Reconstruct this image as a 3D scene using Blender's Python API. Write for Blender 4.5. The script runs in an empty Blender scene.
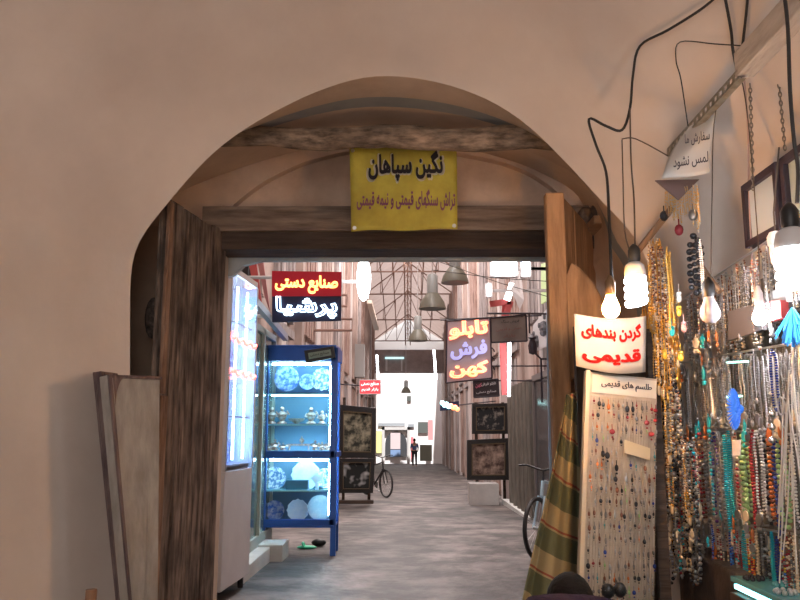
import bpy, math, random
from mathutils import Vector, Matrix, Euler
random.seed(7)
PI = math.pi
S = bpy.context.scene
COL = S.collection
# ------------------------------------------------------------------ camera
CZ = 1.5
F = 780.0
PITCH = math.atan(130 / F)
YAW = 0.0101
cam_d = bpy.data.cameras.new('camera'); cam_d.lens = F * 36 / 800; cam_d.sensor_width = 36
cam = bpy.data.objects.new('camera', cam_d); COL.objects.link(cam)
cam.location = (0, 0, CZ); cam.rotation_euler = (PI / 2 + PITCH, 0, YAW)
cam_d.clip_end = 300; cam_d.clip_start = .02
S.camera = cam
RM = Euler((PI / 2 + PITCH, 0, YAW)).to_matrix()
def ray(px, py): return RM @ Vector(((px - 400) / F, -(py - 300) / F, -1))
def at(px, py, Y):
    d = ray(px, py); t = Y / d.y; return Vector((d.x * t, Y, CZ + d.z * t))
def atX(px, py, X):
    d = ray(px, py); t = X / d.x; return Vector((X, d.y * t, CZ + d.z * t))
def fz(Y): return 0.0 if Y < 5.05 else 0.3 - .02 * Y
# ------------------------------------------------------------------ materials
MATS = {}
def mat(name, col, rough=.7, metal=0, col2=None, scale=6, stretch=(1, 1, 1), bump=0, bscale=None, emit=None, es=0,
        alpha=None, trans=0, ramp=(.35, .65), det=6, spec=None, mottle=0, ms=1.5):
    if name in MATS: return MATS[name]
    m = bpy.data.materials.new(name); m.use_nodes = True
    nt = m.node_tree; b = nt.nodes['Principled BSDF']
    b.inputs['Base Color'].default_value = (*col, 1); b.inputs['Roughness'].default_value = rough
    b.inputs['Metallic'].default_value = metal
    if spec is not None: b.inputs['Specular IOR Level'].default_value = spec
    tc = nt.nodes.new('ShaderNodeTexCoord'); mp = nt.nodes.new('ShaderNodeMapping')
    mp.inputs['Scale'].default_value = stretch; nt.links.new(tc.outputs['Object'], mp.inputs[0])
    if col2 is not None:
        n = nt.nodes.new('ShaderNodeTexNoise'); n.inputs['Scale'].default_value = scale; n.inputs['Detail'].default_value = det
        n.inputs['Roughness'].default_value = .62
        nt.links.new(mp.outputs[0], n.inputs['Vector'])
        r = nt.nodes.new('ShaderNodeValToRGB'); r.color_ramp.elements[0].position = ramp[0]; r.color_ramp.elements[1].position = ramp[1]
        r.color_ramp.elements[0].color = (*col, 1); r.color_ramp.elements[1].color = (*col2, 1)
        nt.links.new(n.outputs['Fac'], r.inputs[0]); nt.links.new(r.outputs[0], b.inputs['Base Color'])
        if mottle:
            n3 = nt.nodes.new('ShaderNodeTexNoise'); n3.inputs['Scale'].default_value = ms; n3.inputs['Detail'].default_value = 4
            nt.links.new(tc.outputs['Object'], n3.inputs['Vector'])
            mr = nt.nodes.new('ShaderNodeMapRange'); mr.inputs['From Min'].default_value = .32; mr.inputs['From Max'].default_value = .68; mr.inputs['To Min'].default_value = 1 - mottle; mr.inputs['To Max'].default_value = 1 + mottle
            nt.links.new(n3.outputs['Fac'], mr.inputs['Value'])
            vm = nt.nodes.new('ShaderNodeVectorMath'); vm.operation = 'SCALE'
            nt.links.new(r.outputs[0], vm.inputs[0]); nt.links.new(mr.outputs[0], vm.inputs['Scale']); nt.links.new(vm.outputs[0], b.inputs['Base Color'])
    if bump:
        n2 = nt.nodes.new('ShaderNodeTexNoise'); n2.inputs['Scale'].default_value = bscale or scale * 2; n2.inputs['Detail'].default_value = 5
        nt.links.new(mp.outputs[0], n2.inputs['Vector'])
        bp = nt.nodes.new('ShaderNodeBump'); bp.inputs['Strength'].default_value = bump; bp.inputs['Distance'].default_value = .02
        nt.links.new(n2.outputs['Fac'], bp.inputs['Height']); nt.links.new(bp.outputs[0], b.inputs['Normal'])
    if emit:
        b.inputs['Emission Color'].default_value = (*emit, 1); b.inputs['Emission Strength'].default_value = es
    if trans:
        b.inputs['Transmission Weight'].default_value = trans
    if alpha is not None:
        b.inputs['Alpha'].default_value = alpha
    MATS[name] = m
    return m
def glow(name, col, es): return mat(name, (.8, .8, .8), .4, emit=col, es=es)
# ------------------------------------------------------------------ mesh builder
class MB:
    def __init__(s): s.v = []; s.f = []; s.m = []; s.k = 0
    def add(s, vs, fs, M=None):
        o = len(s.v)
        for v in vs: s.v.append(M @ Vector(v) if M else Vector(v))
        for f in fs: s.f.append([i + o for i in f]); s.m.append(s.k)
        return s
    def box(s, a, b, M=None):
        x0, y0, z0 = [min(p, q) for p, q in zip(a, b)]; x1, y1, z1 = [max(p, q) for p, q in zip(a, b)]
        return s.add([(x0,y0,z0),(x1,y0,z0),(x1,y1,z0),(x0,y1,z0),(x0,y0,z1),(x1,y0,z1),(x1,y1,z1),(x0,y1,z1)],
                     [(0,3,2,1),(4,5,6,7),(0,1,5,4),(1,2,6,5),(2,3,7,6),(3,0,4,7)], M)
    def cyl(s, p, q, r, r2=None, n=10, cap=True):
        p = Vector(p); q = Vector(q); r2 = r if r2 is None else r2
        d = (q - p).normalized(); a = d.orthogonal().normalized(); b = d.cross(a)
        vs = [p + (a * math.cos(t) + b * math.sin(t)) * r for t in [2 * PI * i / n for i in range(n)]]
        vs += [q + (a * math.cos(t) + b * math.sin(t)) * r2 for t in [2 * PI * i / n for i in range(n)]]
        fs = [(i, (i + 1) % n, n + (i + 1) % n, n + i) for i in range(n)]
        if cap: fs += [tuple(range(n))[::-1], tuple(range(n, 2 * n))]
        return s.add(vs, fs)
    def tube(s, pts, r, n=6, closed=False):
        pts = [Vector(p) for p in pts]; N = len(pts); vs = []; up = None
        for i, p in enumerate(pts):
            if closed: d = pts[(i + 1) % N] - pts[i - 1]
            else: d = pts[min(i + 1, N - 1)] - pts[max(i - 1, 0)]
            d.normalize()
            if up is None: up = d.orthogonal().normalized()
            up = (up - d * up.dot(d)).normalized(); b = d.cross(up)
            rr = r[i] if isinstance(r, (list, tuple)) else r
            vs += [p + (up * math.cos(2 * PI * j / n) + b * math.sin(2 * PI * j / n)) * rr for j in range(n)]
        fs = []
        for i in range(N if closed else N - 1):
            k = (i + 1) % N
            fs += [(i * n + j, i * n + (j + 1) % n, k * n + (j + 1) % n, k * n + j) for j in range(n)]
        if not closed: fs += [tuple(range(n))[::-1], tuple(range((N - 1) * n, N * n))]
        return s.add(vs, fs)
    def lathe(s, prof, c=(0, 0, 0), n=16, axis='z', M=None):
        vs = []; c = Vector(c)
        for r, h in prof:
            for i in range(n):
                t = 2 * PI * i / n; x, y = max(r, 1e-5) * math.cos(t), max(r, 1e-5) * math.sin(t)
                vs.append(c + (Vector((x, y, h)) if axis == 'z' else Vector((x, h, y)) if axis == 'y' else Vector((h, x, y))))
        K = len(prof)
        fs = [(k * n + i, k * n + (i + 1) % n, (k + 1) * n + (i + 1) % n, (k + 1) * n + i) for k in range(K - 1) for i in range(n)]
        fs += [tuple(range(n)), tuple(range((K - 1) * n, K * n))]
        return s.add(vs, fs, M)
    def ball(s, c, r, n=8, m=5, sc=(1, 1, 1)):
        prof = [(r * math.sin(PI * k / m), r * -math.cos(PI * k / m)) for k in range(m + 1)]
        o = len(s.v); s.lathe(prof, (0, 0, 0), n)
        for i in range(o, len(s.v)): v = s.v[i]; s.v[i] = Vector((v.x * sc[0], v.y * sc[1], v.z * sc[2])) + Vector(c)
        return s
    def grid(s, rows, closed=False):
        n = len(rows[0]); vs = [p for r in rows for p in r]; fs = []
        for i in range(len(rows) - 1):
            for j in range(n if closed else n - 1):
                k = (j + 1) % n
                fs.append((i * n + j, i * n + k, (i + 1) * n + k, (i + 1) * n + j))
        return s.add(vs, fs)
    def slab(s, poly, d):   # poly: list of 3D points (planar), d: offset vector -> prism
        d = Vector(d); n = len(poly); vs = [Vector(p) for p in poly]; vs += [p + d for p in vs]
        return s.add(vs, [tuple(range(n)), tuple(range(n, 2 * n))[::-1]] + [(i, n + i, n + (i + 1) % n, (i + 1) % n) for i in range(n)])
    def mesh(s, name, mats, smooth=False):
        me = bpy.data.meshes.new(name); me.from_pydata([tuple(v) for v in s.v], [], s.f)
        for m in (mats if isinstance(mats, (list, tuple)) else [mats]): me.materials.append(m)
        me.polygons.foreach_set('material_index', s.m)
        import bmesh
        bm = bmesh.new(); bm.from_mesh(me); bmesh.ops.recalc_face_normals(bm, faces=bm.faces)
        if smooth:
            for f in bm.faces: f.smooth = True
            for e in bm.edges:
                if len(e.link_faces) == 2 and e.calc_face_angle(0) > (smooth if smooth is not True else .8): e.smooth = False
        bm.to_mesh(me); bm.free()
        return me
    def build(s, name, mats, parent=None, smooth=False, loc=None, bevel=0):
        o = bpy.data.objects.new(name, s.mesh(name, mats, smooth)); COL.objects.link(o)
        if parent: o.parent = parent
        if loc is not None: o.location = loc
        if bevel:
            b = o.modifiers.new('bevel', 'BEVEL'); b.width = bevel; b.segments = 2; b.limit_method = 'ANGLE'
        return o
def tag(o, label, cat, group=None):
    o['label'] = label; o['category'] = cat
    if group: o['group'] = group
    return o
def thing(name, label, cat, group=None, loc=(0, 0, 0), rz=0):
    o = bpy.data.objects.new(name, None); COL.objects.link(o); o.location = loc; o.rotation_euler = (0, 0, rz); o.empty_display_size = .1
    return tag(o, label, cat, group)
def struct(o): o['kind'] = 'structure'; return o
KIDS = {}
def dup(root, loc=None, rot=None, label=None, group=None, scale=None):
    r = root.copy(); COL.objects.link(r)
    if loc is not None: r.location = loc
    if rot is not None: r.rotation_euler = rot
    if scale is not None: r.scale = scale
    if label: r['label'] = label
    if group: r['group'] = group
    for ch in list(root.children):
        c = ch.copy(); COL.objects.link(c); c.parent = r
        for g in list(ch.children):
            d = g.copy(); COL.objects.link(d); d.parent = c
    return r
# ------------------------------------------------------------------ Persian lettering
T = {'ا':(0xFE8D,0xFE8E),'آ':(0xFE81,0xFE82),'د':(0xFEA9,0xFEAA),'ر':(0xFEAD,0xFEAE),'و':(0xFEED,0xFEEE),'ز':(0xFEAF,0xFEB0),
     'ب':(0xFE8F,),'پ':(0xFB56,),'ت':(0xFE95,),'س':(0xFEB1,),'ش':(0xFEB5,),'ص':(0xFEB9,),'ع':(0xFEC9,),'ف':(0xFED1,),'ق':(0xFED5,),
     'ک':(0xFB8E,),'گ':(0xFB92,),'ل':(0xFEDD,),'م':(0xFEE1,),'ن':(0xFEE5,),'ه':(0xFEE9,),'ی':(0xFBFC,),'ط':(0xFEC1,),'ح':(0xFEA1,),'خ':(0xFEA5,)}
def shape(s):
    out = []
    for i, c in enumerate(s):
        if c not in T: out.append(c); continue
        p = i > 0 and s[i-1] in T and len(T[s[i-1]]) == 1; n = i + 1 < len(s) and s[i+1] in T
        if len(T[c]) == 2: out.append(chr(T[c][1 if p else 0])); continue
        out.append(chr(T[c][0] + (3 if (p and n) else 1 if p else 2 if n else 0)))
    return ''.join(reversed(out))
ADV = {}
def lettering(txt, m, parent, c, u, v, w, h, depth=.004, bold=.02, outline=0, name='lettering'):
    """Text centred at c (parent space), u = reading-width direction, v = up; fills a box w x h."""
    def tm(body, off=None):
        cu = bpy.data.curves.new(name, 'FONT'); cu.body = body; cu.size = 1; cu.resolution_u = 3
        if outline: cu.fill_mode = 'NONE'; cu.bevel_depth = outline; cu.bevel_resolution = 1; cu.offset = bold
        else: cu.extrude = .01
        if off is not None: cu.fill_mode = 'NONE'; cu.offset = 0; cu.bevel_depth = 0; cu.extrude = .01
        o = bpy.data.objects.new('tmp', cu); COL.objects.link(o); bpy.context.view_layer.update()
        me = bpy.data.meshes.new_from_object(o.evaluated_get(bpy.context.evaluated_depsgraph_get()))
        bpy.data.objects.remove(o); bpy.data.curves.remove(cu); return me
    def mx(body):
        if body not in ADV:
            m_ = tm(body, 0); ADV[body] = max(p.co.x for p in m_.vertices); bpy.data.meshes.remove(m_)
        return ADV[body]
    vis = shape(txt); mb = MB()
    for k, ch in enumerate(vis):     # glyph by glyph, so joined letters never cancel where they overlap
        if ch == ' ': continue
        x = mx(vis[:k] + '|') - mx('|'); g = tm(ch)
        sh_ = [(0, 0)] if outline else [(0, 0)] + [(bold * math.cos(q), bold * math.sin(q)) for q in [PI / 8 + PI * j / 4 for j in range(8)]]
        for n_, (dx, dy) in enumerate(sh_): mb.add([(p.co.x + x + dx, p.co.y + dy, p.co.z + n_ * .0004) for p in g.vertices], [tuple(f.vertices) for f in g.polygons])
        bpy.data.meshes.remove(g)
    me = bpy.data.meshes.new(name); me.from_pydata([tuple(p) for p in mb.v], [], mb.f)
    xs = [p.co.x for p in me.vertices]; ys = [p.co.y for p in me.vertices]
    x0, x1, y0, y1 = min(xs), max(xs), min(ys), max(ys)
    u = Vector(u).normalized(); v = Vector(v).normalized(); nrm = u.cross(v); c = Vector(c)
    for p in me.vertices:
        a = ((p.co.x - x0) / (x1 - x0) - .5) * w; b = ((p.co.y - y0) / (y1 - y0) - .5) * h
        p.co = c + u * a + v * b + nrm * (p.co.z * (depth / .01 if not outline else w / (x1 - x0)))
    me.materials.clear(); me.materials.append(m)
    o = bpy.data.objects.new(name, me); COL.objects.link(o); o.parent = parent
    return o
# ================================================================== MATERIAL LIBRARY
plaster = mat('plaster', (.53, .45, .39), .92, col2=(.64, .56, .49), scale=1.3, bump=.3, bscale=5, ramp=(.3, .7), mottle=.07, ms=.9)
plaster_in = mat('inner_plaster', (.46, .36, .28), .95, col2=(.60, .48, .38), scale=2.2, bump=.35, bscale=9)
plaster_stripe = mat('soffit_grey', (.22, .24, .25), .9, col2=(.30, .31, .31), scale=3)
brown_w = mat('old_beam', (.07, .05, .035), .9, col2=(.36, .27, .20), scale=7, stretch=(1.2, 4, 4), mottle=.4, ms=6, bump=.6, bscale=6, ramp=(.35, .75))
dark_w = mat('dark_lintel', (.035, .025, .02), .9, col2=(.09, .06, .045), scale=4, stretch=(.5, 6, 6), bump=.5)
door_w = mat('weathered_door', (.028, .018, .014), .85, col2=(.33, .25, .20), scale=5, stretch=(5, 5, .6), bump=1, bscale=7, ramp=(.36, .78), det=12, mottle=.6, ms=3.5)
door_o = mat('warm_lit_door_wood', (.25, .13, .06), .8, col2=(.45, .25, .12), scale=4, stretch=(4, 4, .6), bump=.6, bscale=6)  # warm bulb light put into the wood colour as orange
pale_w = mat('grey_board', (.25, .235, .21), .85, col2=(.38, .36, .33), scale=4, stretch=(3, 3, 1), bump=.3)
edge_w = mat('board_edge', (.07, .045, .05), .8, col2=(.18, .13, .12), scale=6, stretch=(4, 4, .8), bump=.4)
black = mat('black_plastic', (.012, .012, .013), .45)
cable_m = mat('cable_black', (.02, .018, .018), .6)
wire_m = mat('thin_wire', (.10, .07, .05), .6)
steel = mat('steel', (.55, .55, .54), .35, 1)
white_p = mat('white_paint', (.62, .60, .60), .55, col2=(.55, .53, .54), scale=3)
# ================================================================== VESTIBULE SHELL
outl_px = [(130, 900), (130, 740), (130, 600), (130, 500), (130, 420), (130, 350), (130, 290), (131, 258), (138, 240), (155, 218), (174, 196), (196, 169), (220, 146),
           (248, 126), (296, 100), (320, 90), (348, 80), (375, 75), (405, 76), (440, 82), (472, 92), (500, 105), (530, 126), (560, 156), (584, 181), (599, 199),
           (618, 217), (635, 235), (648, 259), (655, 285), (658, 310), (660, 350), (661, 420), (662, 500), (662, 600), (662, 740), (662, 900)]
YA = 4.0
raw = [at(x, y, YA) for x, y in outl_px]
for p in raw: p.z = max(p.z, 0)
def resample(pts, n):
    L = [0]
    for a, b in zip(pts, pts[1:]): L.append(L[-1] + (b - a).length)
    out = []; k = 0
    for i in range(n):
        t = L[-1] * i / (n - 1)
        while k < len(pts) - 2 and L[k + 1] < t: k += 1
        out.append(pts[k].lerp(pts[k + 1], (t - L[k]) / max(1e-9, L[k + 1] - L[k])))
    return out
outl = resample(raw, 121)
for _ in range(3):
    outl = [outl[0]] + [(outl[i - 1] + outl[i] * 2 + outl[i + 1]) / 4 for i in range(1, 120)] + [outl[-1]]
outl[0].z = outl[-1].z = 0
def ring(Y):
    d = YA - Y; out = []
    g = d ** .82 if d > 0 else 0
    for p in outl:
        sx = 1 + (.43 if p.x < 0 else .30) * g * (1 if abs(p.x) > .4 else 1)
        sz = 1 + .36 * g
        X = p.x * sx; Z = p.z if p.z < 1.6 else 1.6 + (p.z - 1.6) * sz
        out.append(Vector((X, Y, Z)))
    return out
mb = MB(); mb.grid([ring(YA - d) for d in (0, .012, .035, .07, .12, .2, .32, .5, .75, 1.05, 1.4, 1.8, 2.3, 3, 4, 5.2, 6.2)])
struct(mb.build('wall_front', plaster, smooth=1.2))
def inside(px, py, Y):
    p = at(px, py, Y); d = max(0, YA - Y); g = d ** .82
    x = p.x / (1 + (.43 if p.x < 0 else .30) * g); z = p.z if p.z < 1.6 else 1.6 + (p.z - 1.6) / (1 + .36 * g)
    c = False; n = len(outl)
    for i in range(n):
        a, b = outl[i], outl[i - 1]
        if (a.z > z) != (b.z > z) and x < (b.x - a.x) * (z - a.z) / (b.z - a.z) + a.x: c = not c
    return c
def clampY(px, py, Y):
    if inside(px, py, 4.0): return Y
    y = 4.0
    while y > 1.0 and not inside(px, py, y): y -= .01
    return min(Y, y - .03)
# soffit of the arch, with grey painted stripe
mb = MB()
def ring2(Y, k=1.0):
    g = min(1, (Y - 4.0) / .6); e = .06 * min(1, (Y - 4) / .05)
    out = []
    for p in outl:
        hi = min(1, max(0, (p.z - 2.55) / .5)); k = (.30 + .22 * hi) if p.x < 0 else (.02 + .5 * hi)
        out.append(Vector((p.x * (1 + k * g) - (e if p.x < 0 else 0) * min(1, abs(p.x)), Y, p.z)))
    return out
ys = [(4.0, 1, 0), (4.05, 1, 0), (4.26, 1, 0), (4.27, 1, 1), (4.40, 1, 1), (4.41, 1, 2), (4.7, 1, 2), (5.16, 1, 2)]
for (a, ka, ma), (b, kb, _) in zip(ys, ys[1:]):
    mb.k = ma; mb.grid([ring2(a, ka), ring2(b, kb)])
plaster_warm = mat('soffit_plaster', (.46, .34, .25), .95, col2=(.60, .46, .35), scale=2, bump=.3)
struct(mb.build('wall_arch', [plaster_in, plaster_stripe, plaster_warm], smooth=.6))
# tympanum wall above the doorway with a blind arch
lt = at(215, 234, 5.0).z
mb = MB()
outer = [p for p in ring2(5.0, .98) if p.z > lt]
outer = resample(outer, 61)
blind_px = [(215, 232), (224, 215), (236, 202), (262, 182), (300, 163), (340, 152), (378, 148), (420, 149), (460, 153), (500, 161), (530, 172), (556, 190), (574, 210), (585, 232)]
blind = resample([at(x, y, 4.95) for x, y in blind_px], 61)
for _ in range(2): blind = [blind[0]] + [(blind[i-1] + blind[i]*2 + blind[i+1]) / 4 for i in range(1, 60)] + [blind[-1]]
mb.grid([[Vector((p.x, 4.95, p.z)) for p in outer], blind, [p + Vector((0, .07, 0)) for p in blind]])
cen = sum((p for p in blind), Vector()) / 61; cen.z = lt; cen.y = 5.02
mb.grid([[p + Vector((0, .07, 0)) for p in blind], [Vector((cen.x + (p.x - cen.x) * .5, 5.03, cen.z + (p.z - cen.z) * .5)) for p in blind], [Vector((cen.x, 5.03, cen.z))] * 61])
struct(mb.build('wall_tympanum', mat('tympanum_plaster', (.50, .36, .27), .95, col2=(.72, .55, .43), scale=2.4, bump=.45, bscale=10), smooth=.5))
# jamb walls beside the doorway
mb = MB(); mb.box((-2.3, 4.98, 0), (-1.22, 5.2, 3.0)); mb.box((1.32, 4.98, 0), (2.0, 5.2, 3.0))
struct(mb.build('wall_jamb', plaster_in))
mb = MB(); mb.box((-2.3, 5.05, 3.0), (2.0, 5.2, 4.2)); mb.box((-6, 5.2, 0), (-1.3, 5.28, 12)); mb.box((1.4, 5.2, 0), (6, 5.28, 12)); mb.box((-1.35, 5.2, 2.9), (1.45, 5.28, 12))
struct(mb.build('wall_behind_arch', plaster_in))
# back of the vestibule
mb = MB(); mb.box((-4.5, -2.4, 0), (4.5, -2.3, 6)); struct(mb.build('wall_back', plaster))
# floors
mb = MB(); mb.box((-4.5, -2.4, -.1), (4.5, 5.05, 0)); struct(mb.build('floor_vestibule', mat('dusty_paving', (.12, .10, .09), .8, col2=(.2, .17, .15), scale=3, bump=.4)))
flo = mat('worn_asphalt', (.030, .024, .021), .6, col2=(.155, .128, .118), scale=2.2, stretch=(1, .9, 1), bump=1, bscale=5, ramp=(.42, .62), det=8, mottle=.5, ms=.8)
mb = MB(); a, b, c_, d = -2.4, 2.4, 5.05, 62
mb.add([(a, c_, fz(5.06)), (b, c_, fz(5.06)), (b, d, fz(d)), (a, d, fz(d)), (a, c_, -2), (b, c_, -2), (b, d, -2), (a, d, -2)],
       [(0, 1, 2, 3), (0, 1, 5, 4), (1, 2, 6, 5), (2, 3, 7, 6), (3, 0, 4, 7)])
struct(mb.build('floor_passage', flo))
# beam across the arch
mb = MB(); N = 13; a = at(212, 137, 4.3); b = at(560, 139, 4.3); rows = []
for i in range(N):
    t = i / (N - 1); p = a.lerp(b, t); r = .050 + .010 * math.sin(i * 2.1) * .5 + .012 * t
    rows.append([p + Vector((0, math.cos(q) * r, math.sin(q) * r * 1.25 + .012 * math.sin(i * 1.3))) for q in [2 * PI * j / 10 + .3 for j in range(10)]])
mb.grid(rows, True)
tag(mb.build('timber_beam', brown_w, smooth=1), 'rough old timber pole spanning the arch above the yellow banner', 'beam')
# lintel
l0, l1 = at(205, 209, 4.92), at(600, 232, 4.92)
mb = MB(); mb.box((l0.x, 4.86, l1.z), (l1.x, 5.1, l0.z))
for i in range(26):
    x = l0.x + (l1.x - l0.x) * random.random(); mb.ball((x, 4.93, l0.z), .02 + .02 * random.random(), 6, 4, (2.2, 1, .6))
struct(mb.build('trim_ledge', mat('ledge_wood', (.12, .085, .065), .9, col2=(.30, .23, .18), scale=4, stretch=(.6, 5, 5), bump=.5), smooth=.5))
l2 = at(205, 251, 4.95)
mb = MB(); mb.box((l0.x, 4.9, l2.z), (l1.x, 5.15, l1.z)); tag(mb.build('lintel_board', dark_w), 'dark timber lintel over the open doorway', 'lintel')
l3 = at(215, 261, 5.18); mb = MB()
xa, xb = at(215, 255, 5.18).x, at(600, 255, 5.18).x
zt = at(215, 249, 5.18).z
mb.slab([(xa, 5.18, zt), (xb, 5.18, zt), (xb, 5.18, l3.z), (xa + .32, 5.18, l3.z), (xa + .2, 5.18, l3.z - .03), (xa + .13, 5.18, l3.z - .1), (xa, 5.18, l3.z - .14)], (0, .05, 0))
struct(mb.build('trim_steel', mat('grey_steel_strip', (.30, .35, .38), .5, col2=(.4, .44, .45), scale=5)))
# ================================================================== DOOR LEAVES
def leaf(root, A, B, z0, z1, th, m, nplanks, ragged=0):
    """upright leaf from plan point A (free edge) to B (hinge)."""
    A = Vector(A); B = Vector(B); u = (B - A); n = Vector((-u.y, u.x)).normalized() * th
    for k in range(nplanks):
        t0, t1 = k / nplanks + .004, (k + 1) / nplanks - .004
        p, q = A + u * t0, A + u * t1; dz = random.uniform(-.012, .012)
        off = n * random.uniform(-.08, .08)
        mb = MB(); mb.slab([(p.x + off.x, p.y + off.y, z0), (q.x + off.x, q.y + off.y, z0), (q.x + n.x + off.x, q.y + n.y + off.y, z0), (p.x + n.x + off.x, p.y + n.y + off.y, z0)], (0, 0, z1 - z0 + dz))
        mb.build('plank', m, root, bevel=.006)
LA, LB = at(166, 240, 4.15), at(227, 240, 4.98)
L = thing('door_leaf', 'dark weathered timber door leaf standing open on the left jamb', 'door leaf')
ztop = at(172, 199, 4.2).z
leaf(L, (LA.x, LA.y), (LB.x, LB.y), .02, ztop, .05, door_w, 4)
u = (Vector((LB.x, LB.y, 0)) - Vector((LA.x, LA.y, 0))).normalized(); n = Vector((u.y, -u.x, 0))
mb = MB(); p = Vector((LA.x, LA.y, 0)) - u * .01
e1 = mat('door_edge_wood', (.13, .07, .045), .85, col2=(.33, .21, .14), scale=5, stretch=(5, 5, .8), bump=.7, bscale=8)
zz = at(165, 515, 4.2).z
mb.slab([p, p + n * .035, p + n * .035 + u * .05, p + u * .05], (0, 0, .01)); 
for v in mb.v: v.z += zz + .62 - .0
mb = MB(); mb.slab([Vector((q.x, q.y, .02)) for q in (p, p + n * .03, p + n * .03 + u * .07, p + u * .07)], (0, 0, zz + .6)); mb.build('edge_batten', e1, L, bevel=.006)
mb = MB(); mb.slab([Vector((q.x, q.y, zz + .63)) for q in (p, p + n * .022, p + n * .022 + u * .055, p + u * .055)], (0, 0, ztop - zz - .66)); mb.build('edge_batten', e1, L, bevel=.006)
# ring / stone hanging dark behind the left leaf
mb = MB(); c = at(153, 318, 4.5); mb.ball(c, .085, 12, 8, (.55, .6, 1.45)); o = mb.build('rope_bundle', mat('grey_rope', (.16, .13, .11), .95, col2=(.05, .04, .035), scale=30, bump=.8), smooth=True)
tag(o, 'grey knotted bundle in the dark gap behind the open left door leaf', 'bundle')
# right leaf: the bulbs' warm light is in its wood colour
RA, RB = at(558, 300, 4.2), at(590, 300, 4.98)
R_ = thing('door_leaf', 'timber door leaf in warm light standing open on the right jamb', 'door leaf')
zt2 = at(556, 198, 4.2).z
leaf(R_, (RA.x, RA.y), (RB.x, RB.y), .02, zt2, -.045, door_o, 3)
w0 = at(548, 300, 4.15).x; w1 = at(567, 300, 4.15).x
mb = MB(); mb.box((w0, 4.12, .02), (w1, 4.2, zt2 + .01)); mb.build('edge_post', door_o, R_, bevel=.01)
bx = [at(x, y, 4.16) for x, y in [(571, 262), (580, 268), (592, 282), (602, 300), (603, 330), (596, 370), (570, 380), (566, 320), (566, 275)]]
mb = MB(); mb.slab(bx, (.02, .035, 0)); tag(mb.build('plank_offcut', door_o, bevel=.01), 'rounded wooden board coloured as warm-lit, fixed beside the right door leaf', 'board')
# shelf in the recess and bundle on it
s0, s1 = at(585, 229, 4.85), at(648, 222, 4.85)
mb = MB(); mb.box((s0.x, 4.6, s0.z - .03), (s1.x, 4.98, s0.z + .02)); tag(mb.build('recess_shelf', dark_w if 0 else mat('shelf_wood', (.22, .14, .09), .85, col2=(.33, .22, .14), scale=4, stretch=(1, 5, 5))), 'short wooden shelf in the recess above the right door leaf', 'shelf')
mb = MB(); c = at(603, 213, 4.8); c.z = s0.z + .02 + .075; mb.ball(c, .075, 12, 7, (1.15, 1, 1)); mb.ball(c + Vector((-.1, .03, -.015)), .06, 10, 6, (.9, 1, 1))
tag(mb.build('cloth_bundle', mat('bundle_cloth', (.08, .06, .05), .95, col2=(.2, .15, .12), scale=12, bump=1), smooth=True), 'dark lumpy cloth bundle on the recess shelf', 'bundle')
# pole leaning from the recess
mb = MB(); mb.tube([at(634, 256, 3.75), at(672, 208, 3.55)], .016, 8); tag(mb.build('wooden_stick', mat('stick_wood', (.20, .12, .07), .8)), 'brown wooden stick slanting up beside the arch edge above the golden cascade', 'stick')
mb = MB(); mb.tube([at(698, 262, 3.3), at(720, 292, 3.2)], .012, 8); tag(mb.build('wooden_stick', mat('stick_wood', (.20, .12, .07), .8)), 'short stick slanting down behind the unlit bulb', 'stick')
# leaning slabs on the left
def lean_panel(name, label, px0, px1, ytop, Y0, Y1, th, core, rim):
    t = thing(name, label, 'panel', 'panels leaning on the left wall')
    a = at(px0[0], ytop[0], Y0); b = at(px1[0], ytop[1], Y1)
    al = at(px0[1], 600, Y0); bl = at(px1[1], 600, Y1)
    def ext(p, q, z): k = (z - q.z) / (p.z - q.z); return q + (p - q) * k
    a0, b0 = ext(a, al, .0), ext(b, bl, .0)
    nrm = (b - a).cross(a0 - a).normalized()
    if nrm.y > 0: nrm = -nrm
    mb = MB(); mb.slab([a, b, b0, a0], nrm * -th); mb.build('board', core, t, bevel=.004)
    # rim: two stiles and top rail, 4 mm proud
    def strip(p, q, r, s_, nm): m2 = MB(); m2.slab([p + nrm * .012, q + nrm * .012, r + nrm * .012, s_ + nrm * .012], nrm * -.012); m2.build(nm, rim, t, bevel=.002)
    w = .06
    strip(a, a.lerp(b, w), a0.lerp(b0, w), a0, 'stile')
    return t, a, b, a0, b0, nrm
t, a, b, a0, b0, nrm = lean_panel('leaning_panel', 'pale grey board with a dark frame edge leaning beside the left door leaf', (107, 128), (160, 158), (375, 377), 3.55, 3.85, .05, pale_w, edge_w)
# rounded dark corners at the top of the grey face
cm = MB(); q = [a, a.lerp(b, .5)]
def fp(x, y): return a + (b - a) * x + (a0 - a) * y + nrm * .013
arc = [fp(.06 + .30 * (1 - math.cos(i * PI / 16)), .10 * (1 - math.sin(i * PI / 16))) for i in range(9)]
for s_ in range(8): cm.add([fp(.06, 0), arc[s_], arc[s_ + 1]], [(0, 1, 2)])
cm.slab([fp(0, 0), fp(1, 0), fp(1, .008), fp(0, .008)], nrm * -.01)
cm.build('top_rail', edge_w, t)
t2, *_ = lean_panel('leaning_panel', 'thin dark framed panel leaning behind the pale grey board', (95, 118), (112, 134), (372, 374), 3.72, 3.95, .03, edge_w, edge_w)
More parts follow.
